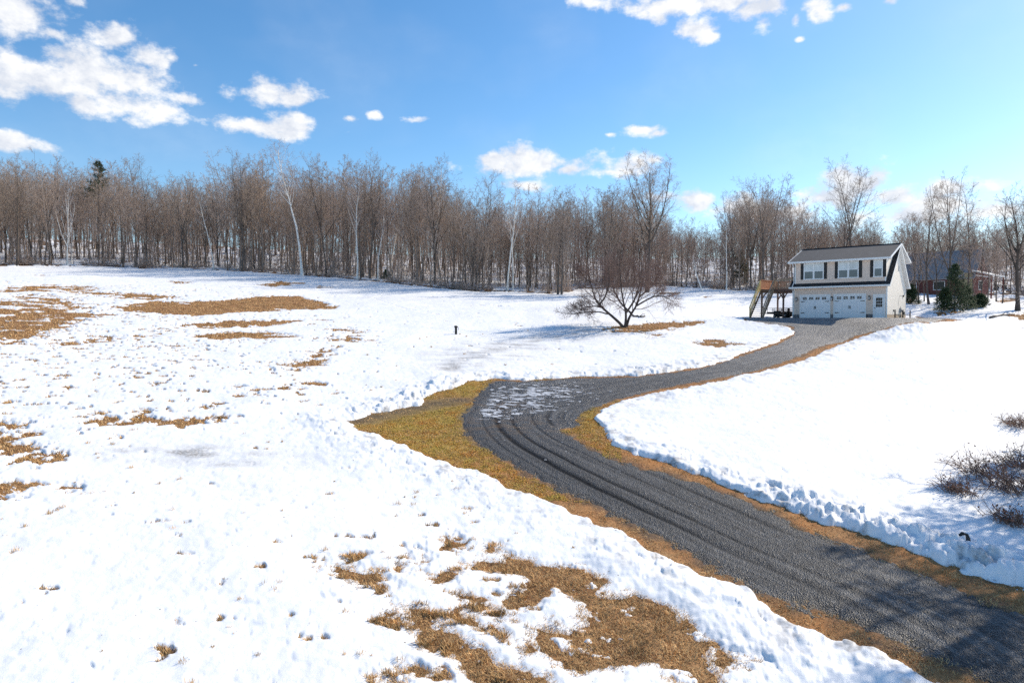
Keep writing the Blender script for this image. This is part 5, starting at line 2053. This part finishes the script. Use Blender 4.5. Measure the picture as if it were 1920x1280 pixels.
    v = MB()
    v.box(W, W + .03, c + .38, c + .66, 4.55, 5.05)
    for q in range(6):
        v.box(W + .03, W + .045, c + .41, c + .63, 4.59 + q * .075, 4.63 + q * .075)
    v.build('gable_vent', M['grey_metal'], root)
    # electric meter, gas meter, pipes on the sunny side
    e = MB()
    e.box(W + .005, W + .14, 4.75, 5.05, .55, .95)
    e.tube([(W + .06, 4.9, .9), (W + .06, 4.9, 1.1)], .03)
    e.tube([(W + .08, 4.85, .55), (W + .08, 4.85, -.05)], .028)
    e.lathe([(.11, .14), (.11, .22), (.09, .24)], 14, (W, 4.9, .72), 'x')
    e.build('electric_meter', M['grey_metal'], root)
    e = MB()
    e.box(W + .10, W + .30, 5.35, 5.65, .30, .62)
    e.tube([(W + .2, 5.5, .6), (W + .2, 5.5, .8), (W + .02, 5.5, .8)], .022)
    e.tube([(W + .2, 5.3, -.05), (W + .2, 5.3, .45), (W + .2, 5.4, .45)], .022)
    e.build('gas_meter', M['black'], root)
    e = MB()
    e.box(W + .005, W + .05, 2.3, 2.45, .62, .80)
    e.tube([(W + .05, 2.38, .7), (W + .12, 2.38, .68), (W + .13, 2.38, .60)], .02)
    e.build('hose_tap', M['black'], root)
    e = MB()
    e.box(W + .005, W + .10, 6.0, 6.16, 2.08, 2.26)
    e.tube([(W + .012, 6.0, 2.2), (W + .012, 4.6, 2.2), (W + .012, 4.2, 1.2)], .008, 5)
    e.build('cable_box', M['black'], root)

    # pipe guard in front of the meters: stands in the ground by itself
    b = empty('pipe_guard', (*house_xy(W + .55, 0), HOUSE_Z), HOUSE_YAW, 'low black pipe barrier guarding the meters on the sunny gable side of the garage', 'barrier')
    for vv in (.55, 3.6, 6.6):
        p = MB()
        p.lathe([(.055, -.3), (.055, .72), (.045, .76), (.02, .775)], 10, (0, vv, 0))
        p.build('post', M['black'], b, smooth=True)
    p = MB()
    p.tube([(0, .55, .32), (0, 6.6, .32)], .03, 8)
    p.build('rail', M['black'], b, smooth=True)


def build_deck():
    """raised wooden deck with stair on the left of the house; local frame of the house"""
    root = empty('wooden_deck', (HOUSE_O[0], HOUSE_O[1], HOUSE_Z), HOUSE_YAW, 'raised wooden deck with orange railing and long stair beside the garage house', 'deck')
    x0, x1, y0, y1, zt = -3.5, -.06, .3, 5.0, 3.0
    p = MB()
    n = 22
    for q in range(n):
        a = y0 + (y1 - y0) * q / n
        p.box(x0, x1, a + .004, a + (y1 - y0) / n - .004, zt - .04, zt)
    p.build('platform', M['cedar'], root)
    p = MB()
    p.box(x0 + .0, x1, y0 - .04, y0, zt - .30, zt - .003)
    p.box(x0, x1, y1, y1 + .04, zt - .30, zt - .003)
    p.box(x0 - .04, x0, y0 - .04, y1 + .04, zt - .30, zt - .003)
    for q in range(8):
        a = x0 + .2 + q * .42
        p.box(a, a + .045, y0, y1, zt - .28, zt - .045)
    p.build('rim_joist', M['deck_brown'], root)
    for (px_, py_) in ((x0 + .12, y0 + .12), (-1.15, y0 + .12), (x0 + .12, y1 - .15), (-1.15, y1 - .15)):
        q = MB()
        q.box(px_ - .075, px_ + .075, py_ - .075, py_ + .075, -.3, zt - .28)
        post = q.build('post', M['deck_brown'], root)
        for dx, dy in ((.6, 0), (-.6, 0)):
            if px_ < -3 and dx < 0:
                continue
            b = MB()
            pts = [Vector((px_ + dx * tt, py_ + dy * tt, zt - .32 - .75 * (1 - tt) ** 1.8)) for tt in (.08, .3, .6, 1.0)]
            for u_, w_ in zip(pts[:-1], pts[1:]):
                b.bar(u_, w_, .09, .11)
            b.build('knee_brace', M['deck_brown'], post)

    def railing(a, b, mat, pmat, posts=2):
        a, b = Vector(a), Vector(b)
        r = MB()
        up = Vector((0, 0, 1))
        r.bar(a + up * .98, b + up * .98, .14, .04)
        r.bar(a + up * .90, b + up * .90, .04, .09)
        r.bar(a + up * .10, b + up * .10, .04, .09)
        n_ = int((b - a).length / .125)
        for i_ in range(1, n_):
            c_ = a.lerp(b, i_ / n_)
            r.bar(c_ + up * .06, c_ + up * .92, .038, .038)
        rr = r.build('railing', mat, root)
        for i_ in range(posts):
            c_ = a.lerp(b, i_ / (posts - 1))
            q_ = MB()
            q_.bar(c_ + up * -.25, c_ + up * 1.04, .095)
            q_.build('railing_post', pmat, rr)
    railing((x0 + .05, y0 + .05, zt), (x0 + .05, y1 - .05, zt), M['cedar'], M['cedar'], 3)
    railing((x0 + .15, y1 - .05, zt), (x1 - .1, y1 - .05, zt), M['cedar'], M['treated_and_shaded'], 3)
    railing((-2.0, y0 + .05, zt), (x1 - .1, y0 + .05, zt), M['treated_and_shaded'], M['treated_and_shaded'], 2)  # front run faces away from the sun, its shade painted as darker wood
    # stair towards the front
    sx0, sx1 = -3.42, -2.12
    ty, tz = y0 - .04, zt - .05
    by, bz = -2.55, -.05
    st = MB()
    for xx in (sx0, sx1):
        st.bar((xx, ty, tz - .14), (xx, by, bz + .02), .05, .26)
    steps = st.build('stair', M['treated_and_shaded'], root)
    n = 15
    for q in range(n):
        f_ = (q + .6) / n
        t_ = MB()
        yy, zz = ty + (by - ty) * f_, tz + (bz - tz) * f_
        t_.box(sx0 + .026, sx1 - .026, yy - .13, yy + .13, zz - .02, zz + .02)
        t_.build('tread', M['treated_and_shaded'], steps)
    for xx, mt in ((sx0 - .05, M['sunlit_yellow']), (sx1 + .05, M['treated_and_shaded'])):  # sun on the left rail and shade on the right painted as two woods
        r = MB()
        a, b = Vector((xx, ty - .1, tz)), Vector((xx, by + .06, bz + .12))
        up = Vector((0, 0, 1))
        r.bar(a + up * .98, b + up * .98, .12, .045)
        for k in (.22, .55):
            r.bar(a + up * k, b + up * k, .03, .15)
        for f_ in (0.02, .5, .98):
            c_ = a.lerp(b, f_)
            r.bar(c_ + up * -.18, c_ + up * (1.02 if f_ < .9 else 1.0), .09)
        r.build('handrail', mt, steps)


def build_trailer():
    ox, oy = house_xy(-4.9, 5.7)
    z = float(g(ox, oy)) + .06
    r = empty('utility_trailer', (ox, oy, z), HOUSE_YAW, 'black utility trailer with mesh side rails parked behind the deck', 'trailer')
    L, Wd = 3.9, 1.6
    m = MB()
    m.box(0, L, 0, Wd, .42, .50)
    for yy in (0.0, Wd - .06):
        m.box(0, L, yy, yy + .06, .34, .58)
    m.box(0, .06, 0, Wd, .34, .58)
    m.box(L - .06, L, 0, Wd, .30, .62)
    m.bar((0, .2, .42), (-1.1, Wd / 2, .42), .07, .09)
    m.bar((0, Wd - .2, .42), (-1.1, Wd / 2, .42), .07, .09)
    m.tube([(-.85, Wd / 2, .02), (-.85, Wd / 2, .75)], .03)
    m.build('bed', M['black'], r)
    m = MB()
    for yy in (.03, Wd - .03):
        m.bar((.03, yy, .98), (L - .05, yy, .98), .045)
        m.bar((.03, yy, .78), (L - .05, yy, .78), .03)
        for q in range(6):
            xx = .05 + (L - .15) * q / 5
            m.bar((xx, yy, .56), (xx, yy, .98), .04)
    m.build('side_rail', M['black'], r)
    m = MB()
    xx = L - .9
    for yy in (.05, Wd / 2, Wd - .05):
        m.bar((xx, yy, .5), (xx, yy, 1.62), .045)
    for zz in (.62, 1.0, 1.32, 1.62):
        m.bar((xx, .05, zz), (xx, Wd - .05, zz), .04)
    for q in range(7):
        yy = .15 + q * .2
        m.bar((xx, yy, .6), (xx, yy, 1.6), .018)
    m.build('ramp_gate', M['black'], r)
    for yy in (-.16, Wd + .02):
        w = MB()
        w.lathe([(.14, -.0), (.30, .0), (.33, .03), (.33, .12), (.30, .15), (.14, .15)], 20, (L * .5, yy, .33), 'y')
        wo = w.build('wheel', M['tyre'], r, smooth=True)
        w = MB()
        w.lathe([(.03, .02), (.15, .04), (.15, .12), (.03, .13)], 14, (L * .5, yy, .33), 'y')
        w.build('rim', M['steel'], wo)
        f = MB()
        pts = [(L * .5 - .42 * math.cos(k_ * math.pi / 6), yy + .07, .40 + .36 * math.sin(k_ * math.pi / 6)) for k_ in range(7)]
        for a, b in zip(pts[:-1], pts[1:]):
            f.bar(a, b, .20, .02)
        f.build('mudguard', M['black'], r)


def build_tractor():
    ox, oy = house_xy(-1.75, 1.9)
    z = float(g(ox, oy)) + .06
    r = empty('lawn_tractor', (ox, oy, z), HOUSE_YAW + math.pi * .95, 'dark lawn tractor with steering wheel parked under the raised deck', 'lawn tractor')
    m = MB()
    m.prism([(-.22, .34), (.22, .34), (.24, .62), (.16, .74), (-.16, .74), (-.24, .62)], .25, .95)
    m.build('hood', M['black'], r, bevel=.03)
    m = MB()
    m.box(-.75, .9, -.17, .17, .22, .36)
    m.box(-.75, -.15, -.42, .42, .42, .50)
    m.box(-.2, .3, -.36, .36, .25, .29)
    m.build('chassis', M['black'], r, bevel=.02)
    m = MB()
    m.box(-.62, -.22, -.24, .24, .54, .64)
    m.prism([(-.22, .6), (.22, .6), (.2, .98), (-.2, .98)], -.70, -.60)
    m.build('seat', M['dark_rock'], r, bevel=.03)
    m = MB()
    m.tube([(.3, 0, .6), (.06, 0, .92)], .022)
    ring = [(.06 + .1 * math.sin(a) * .5, .17 * math.cos(a), .92 + .10 * math.sin(a)) for a in [k_ * math.pi / 8 for k_ in range(17)]]
    m.tube(ring, .016, 6, caps=False)
    m.bar(ring[0], ring[8], .03, .015)
    m.build('steering_wheel', M['black'], r)
    m = MB()
    m.box(-.1, .55, -.50, .50, .10, .22)
    m.build('mower_deck', M['black'], r, bevel=.04)
    for xx, rr, ww, yy in ((-.48, .26, .22, .32), (.68, .18, .15, .34)):
        for sg in (-1, 1):
            w = MB()
            c_ = yy * sg - ww / 2
            w.lathe([(rr * .5, 0), (rr * .92, 0), (rr, ww * .2), (rr, ww * .8), (rr * .92, ww), (rr * .5, ww)], 18, (xx, c_, rr), 'y')
            wo = w.build('wheel', M['tyre'], r, smooth=True)
            w = MB()
            w.lathe([(.03, -.01), (rr * .52, .02), (rr * .52, ww - .02), (.03, ww + .01)], 12, (xx, c_, rr), 'y')
            w.build('rim', M['steel'], wo)


def build_red_house():
    yaw = math.radians(-50)
    W, D = 9.5, 6.6
    ux, uy = math.cos(yaw), math.sin(yaw)
    cx, cy = 59.2, 88.0                                             # right front corner
    ox, oy = cx - W * ux, cy - W * uy
    z = float(g(cx, cy)) + .1
    r = empty('red_house', (ox, oy, z), yaw, 'dark red log house with grey metal roof half hidden behind spruces', 'house')
    m = MB()
    H1, HR, c = 3.0, 6.3, D / 2
    m.box(0, W, 0, D, -1.5, H1)
    m.prism([(0, H1), (D, H1), (c, HR - .15)], 0.002, W - .002)
    m.build('wall', M['red_siding'], r)
    m = MB()
    s = (HR - H1) / c
    for sg in (0, 1):
        def Y(v):
            return v if sg == 0 else D - v
        m.prism([(Y(-.6), H1 - .6 * s + .08), (Y(c), HR + .08), (Y(c), HR - .06), (Y(-.6), H1 - .6 * s - .06)], -.4, W + .4)
    ro = m.build('roof', M['metal_roof'], r)
    k = MB()
    for q in range(20):
        xx = -.35 + q * (W + .7) / 19
        k.bar((xx, -.6, H1 - .6 * s + .10), (xx, c, HR + .10), .03, .03)
    k.build('roof_seam', M['metal_roof'], ro)
    m = MB()
    m.prism([(.2, 2.75), (D + .3, 2.75), (D + .3, 2.9), (.2, 2.9)], W + .02, W + .04)
    # porch roof along the gable, still white with snow
    P = [(W + .02, -.2, 3.45), (W + 2.3, -.2, 2.75), (W + 2.3, D * .8, 2.75), (W + .02, D * .8, 3.45)]
    m.poly(P + [(a, b, h - .14) for a, b, h in P], [(0, 1, 2, 3), (7, 6, 5, 4), (0, 4, 5, 1), (1, 5, 6, 2), (2, 6, 7, 3), (3, 7, 4, 0)])
    po = m.build('porch_roof', M['trim'], r)
    for yy in (.0, D * .75):
        p = MB()
        p.box(W + 2.0, W + 2.14, yy, yy + .14, -1.2, 2.72)
        p.build('porch_post', M['red_siding'], r)
    p = MB()
    p.box(W - .75, W + .1, -.55, -.02, -1.0, 3.1)
    p.build('stone_pier', M['yellow_stone'], r, bevel=.04)
    for (x0, x1, yf) in ((1.6, 3.0, True), (5.0, 6.4, True)):
        w = MB()
        w.box(x0, x1, -.05, -.003, 1.0, 2.2)
        wo = w.build('window', M['trim'], r)
        w = MB()
        w.box(x0 + .08, x1 - .08, -.058, -.04, 1.08, 2.12)
        w.build('pane', M['dark_glass'], wo)
    w = MB()
    w.box(W + .003, W + .05, 2.4, 3.9, 1.0, 2.2)
    wo = w.build('window', M['trim'], r)
    w = MB()
    w.box(W + .04, W + .058, 2.48, 3.82, 1.08, 2.12)
    w.build('pane', M['dark_glass'], wo)
    m = MB()
    m.box(W - 1.5, W - .8, c - .9, c - .3, HR - 1.2, HR + .5)
    m.box(W - 1.56, W - .74, c - .96, c - .24, HR + .5, HR + .58)
    m.build('chimney', M['block'], r)


def lump(name, P, mat, label, cat, seed=0, res=18, amp=.12, group=None):
    """rounded irregular solid: P = (x, y, z, rx, ry, rz)"""
    import bmesh
    bm = bmesh.new()
    bmesh.ops.create_icosphere(bm, subdivisions=4, radius=1)
    me = bpy.data.meshes.new(name)
    bm.to_mesh(me)
    bm.free()
    V = np.empty(len(me.vertices) * 3, np.float32)
    me.vertices.foreach_get('co', V)
    V = V.reshape(-1, 3)
    k = 1 + amp * (fbm(V[:, 0] * 1.7 + seed, V[:, 1] * 1.7 + V[:, 2], seed, 3) + .5 * perlin(V[:, 2] * 3, V[:, 0] * 3 + seed, seed + 3))
    V = V * k[:, None] * np.array(P[3:6])
    me.vertices.foreach_set('co', V.astype(np.float32).ravel())
    me.materials.append(mat)
    me.polygons.foreach_set('use_smooth', [True] * len(me.polygons))
    o = bpy.data.objects.new(name, me)
    o.location = P[:3]
    COL.objects.link(o)
    return tag(o, label, cat, group)


def lounge_chair(loc, rz, label):
    r = empty('lawn_chair', loc, rz, label, 'chair', 'dark lawn chairs by the red house')
    m = MB()
    for q in range(7):
        m.bar((-.28, .05 + q * .085, .36 - q * .012), (.28, .05 + q * .085, .36 - q * .012), .07, .022)
    m.build('seat', M['dark_rock'], r)
    m = MB()
    for q in range(5):
        x = -.24 + q * .12
        m.bar((x, .62, .28), (x * 1.15, .98, 1.0 - abs(q - 2) * .05), .10, .022)
    m.build('backrest', M['dark_rock'], r)
    for sx in (-.33, .33):
        m = MB()
        m.bar((sx, 0, .56), (sx, .85, .54), .12, .025)
        m.build('armrest', M['dark_rock'], r)
        for a, b in (((sx, .06, -.05), (sx, .06, .55)), ((sx, .30, .34), (sx, 1.0, -.03))):
            m = MB()
            m.bar(a, b, .035, .09)
            m.build('leg', M['dark_rock'], r)


def build_small():
    # well pipe in the field
    x, y, z = G1(855, 628)
    r = empty('well_pipe', (x, y, z), .0, 'short black well pipe with cap standing alone in the snowy field', 'pipe')
    m = MB()
    m.lathe([(.10, -.3), (.10, .62)], 14)
    m.build('casing', M['black'], r, smooth=False)
    m = MB()
    m.lathe([(.135, .60), (.145, .62), (.145, .72), (.12, .76), (.04, .77)], 14)
    m.tube([(.12, .0, .66), (.2, 0, .62), (.2, 0, .4)], .018, 6)
    m.build('cap', M['black'], r)
    # log and branches lying on the snow
    for (a, b, rad, lab) in (((1186, 595), (1211, 597), .10, 'short dark log lying on the snow right of the crooked lone tree'), ((1855, 598), (1902, 591), .11, 'long dark fallen branch on the snow below the thick-trunked tree')):
        p, q = G1(*a), G1(*b)
        p, q = Vector(p) + Vector((0, 0, .16)), Vector(q) + Vector((0, 0, .2))
        rs = np.random.RandomState(int(a[0]))
        P = [p.lerp(q, t) + Vector((rs.normal(0, .04), rs.normal(0, .05), rs.normal(0, .03))) for t in np.linspace(0, 1, 7)]
        m = MB()
        m.tube(P, [rad * (1 - .45 * t) for t in np.linspace(0, 1, 7)], 8)
        m.tube([P[3], P[3] + Vector((.3, -.2, .25)), P[3] + Vector((.55, -.3, .3))], [rad * .4, rad * .3, .015], 6)
        m.tube([P[5], P[5] + Vector((.1, .3, .2))], [rad * .35, .015], 6)
        tag(m.build('fallen_branch', M['dark_bark'], smooth=True), lab, 'branch')
    x, y, z = G1(1806, 1030)
    lump('rock', (x, y, z + .28, .17, .13, .2), M['dark_rock'], 'small black rock stuck in the ploughed snow bank right of the driveway', 'rock', 3)
    x, y, z = G1(1748, 547)
    r = empty('tarp_stack', (x, y, z), -.7, 'blue tarp draped over a low stack in front of the red house', 'tarp')
    m = MB()
    for q in range(5):
        for k in range(4):
            m.tube([(-1.2 + q * .55, -.4, .12 + k * .23), (-1.2 + q * .55, .4, .12 + k * .23)], .11, 7)
    m.build('woodpile', M['bark'], r)
    nx, ny = 34, 16
    U, Vv = np.meshgrid(np.linspace(-1.75, 1.75, nx), np.linspace(-.95, .95, ny), indexing='ij')
    e = np.maximum(np.abs(U) / 1.6, np.abs(Vv) / .62)
    Z = 1.06 - sstep(.9, 1.15, e) * .75 + .05 * fbm(U * 1.4, Vv * 1.4, 5, 3) + .03 * np.sin(U * 9) * sstep(.8, 1.1, e)
    U2 = np.clip(U, -1.5, 1.5) + np.clip(np.abs(U) - 1.5, 0, 9) * .3 * np.sign(U)
    V2 = np.clip(Vv, -.6, .6) + np.clip(np.abs(Vv) - .6, 0, 9) * .3 * np.sign(Vv)
    i = np.arange(nx - 1)[:, None] * ny + np.arange(ny - 1)[None, :]
    mesh_np('sheet', np.c_[U2.ravel(), V2.ravel(), Z.ravel()], np.stack([i, i + ny, i + ny + 1, i + 1], -1).reshape(-1, 4), M['tarp'], r)
    for (px, py, rz, lab) in ((1844, 550, 2.6, 'dark lawn chair on the snow nearest the red house porch'), (1863, 550, 2.9, 'dark lawn chair on the snow between two others'), (1887, 549, 2.2, 'dark lawn chair on the snow farthest from the red house')):
        x, y, z = G1(px, py)
        lounge_chair((x, y, z + .16), rz, lab)
    x, y, z = G1(1866, 536)
    r = empty('garden_table', (x, y, z), .3, 'white-topped garden table behind the lawn chairs', 'table')
    m = MB()
    m.box(-.8, .8, -.4, .4, .72, .77)
    m.build('tabletop', M['trim'], r, bevel=.01)
    for sx in (-.7, .7):
        for sy in (-.32, .32):
            m = MB()
            m.bar((sx, sy, -.1), (sx, sy, .72), .06)
            m.build('leg', M['grey_metal'], r)
    # brambles by the right edge
    B = [(1795, 928, .75, 'small reddish bramble nearest the ploughed snow bank'), (1850, 895, 1.15, 'tall arching bramble in the thicket at the right edge'), (1893, 925, 1.0, 'dense reddish bramble low in the thicket at the right edge'), (1915, 880, 1.1, 'bramble cut by the right picture edge, upper part of the thicket'), (1900, 985, .7, 'low bramble below the thicket at the right edge'), (1912, 802, .8, 'lone small bramble above the thicket at the right edge'), (1965, 930, 1.2, 'bramble at the very edge of the picture')]
    for i, (px, py, h, lab) in enumerate(B):
        x, y, z = G1(px, py)
        rs = np.random.RandomState(700 + i)
        N = 84
        st = np.c_[rs.normal(0, .34 * h, N), rs.normal(0, .40 * h, N), np.full(N, -.05)]
        az = rs.uniform(0, 6.28, N)
        h = h * .8
        d = np.c_[np.cos(az) * .6 - .35, np.sin(az) * .5, np.full(N, 1.0)]
        P, R = grow(rs, st, d, h * rs.uniform(.6, 1.25, N), np.full(N, .012), .4, 7, .12, -.11)
        cp, lf = Parts(), Parts()
        cp.tubes(P, R, 4)
        p, d, L, r_ = sprout(rs, P, R, 4, .25, 1, .8, .3, .3, .3, .6, .004)
        P2, R2 = grow(rs, p, d, L, np.full(len(p), .0055), .5, 3, .2, .0)
        cp.tubes(P2, R2, 3)
        root = empty('bramble_bush', (x, y, z + .12), 0, lab, 'bush', 'brambles at the right edge')
        V, Q = cp.get()
        mesh_np('canes', V, Q, M['bramble'], root)
        sel = rs.choice(len(p), 90)
        c = P2[sel, -1]
        a = unit(rs.normal(0, 1, (90, 3))) * .045
        b = unit(rs.normal(0, 1, (90, 3))) * .03
        n_ = unit(np.cross(a, b)) * .006
        Vl = np.stack([c - a, c + b + n_, c + a, c - b + n_], 1).reshape(-1, 3)
        Ql = np.arange(360).reshape(-1, 4)
        mesh_np('leaves', Vl, Ql, M['leaf'], root)
    # brush, fallen sticks and low shoots along the edge of the wood
    rs = np.random.RandomState(77)
    tt = np.arctan2(TREELINE[:, 0], TREELINE[:, 1])
    rr = np.hypot(TREELINE[:, 0], TREELINE[:, 1])
    N = 34000
    th = rs.uniform(-.66, .70, N)
    dep = rs.exponential(1.6, N) + .1
    far = rs.uniform(0, 1, N) < .6
    dep = np.where(far, rs.uniform(0, 34, N), dep)
    r = np.interp(th, tt, rr) + dep
    x, y = r * np.sin(th), r * np.cos(th)
    pile = sstep(-.15, .35, fbm(x / 5, y / 3, 161, 3))
    keep = (rs.uniform(0, 1, N) < .12 + .88 * pile) & ~np.array([in_clearing(a, b) for a, b in zip(x, y)])
    x, y, far = x[keep], y[keep], far[keep]
    n = len(x)
    az = rs.uniform(0, 6.28, n)
    el = np.where(rs.uniform(0, 1, n) < .55, rs.uniform(.0, .4, n), rs.uniform(.8, 1.5, n))
    d = np.c_[np.cos(az) * np.cos(el), np.sin(az) * np.cos(el), np.sin(el)]
    L = np.where(el < .5, rs.uniform(.5, 1.6, n), rs.uniform(.6, 3.4, n))
    P, R = grow(rs, np.c_[x, y, g(x, y) + .10 + rs.uniform(0, .25, n) * (el < .5)], d, L, rs.uniform(.012, .035, n), .4, 4, .12, 0)
    V, Q = tubes(P, R, 3)
    o = mesh_np('undergrowth', V, Q, M['twig'])
    tag(o, 'tangle of brush and fallen sticks along the edge of the bare wood', 'brush', kind='stuff')


build_house()
build_deck()
build_trailer()
build_tractor()
build_red_house()
build_small()
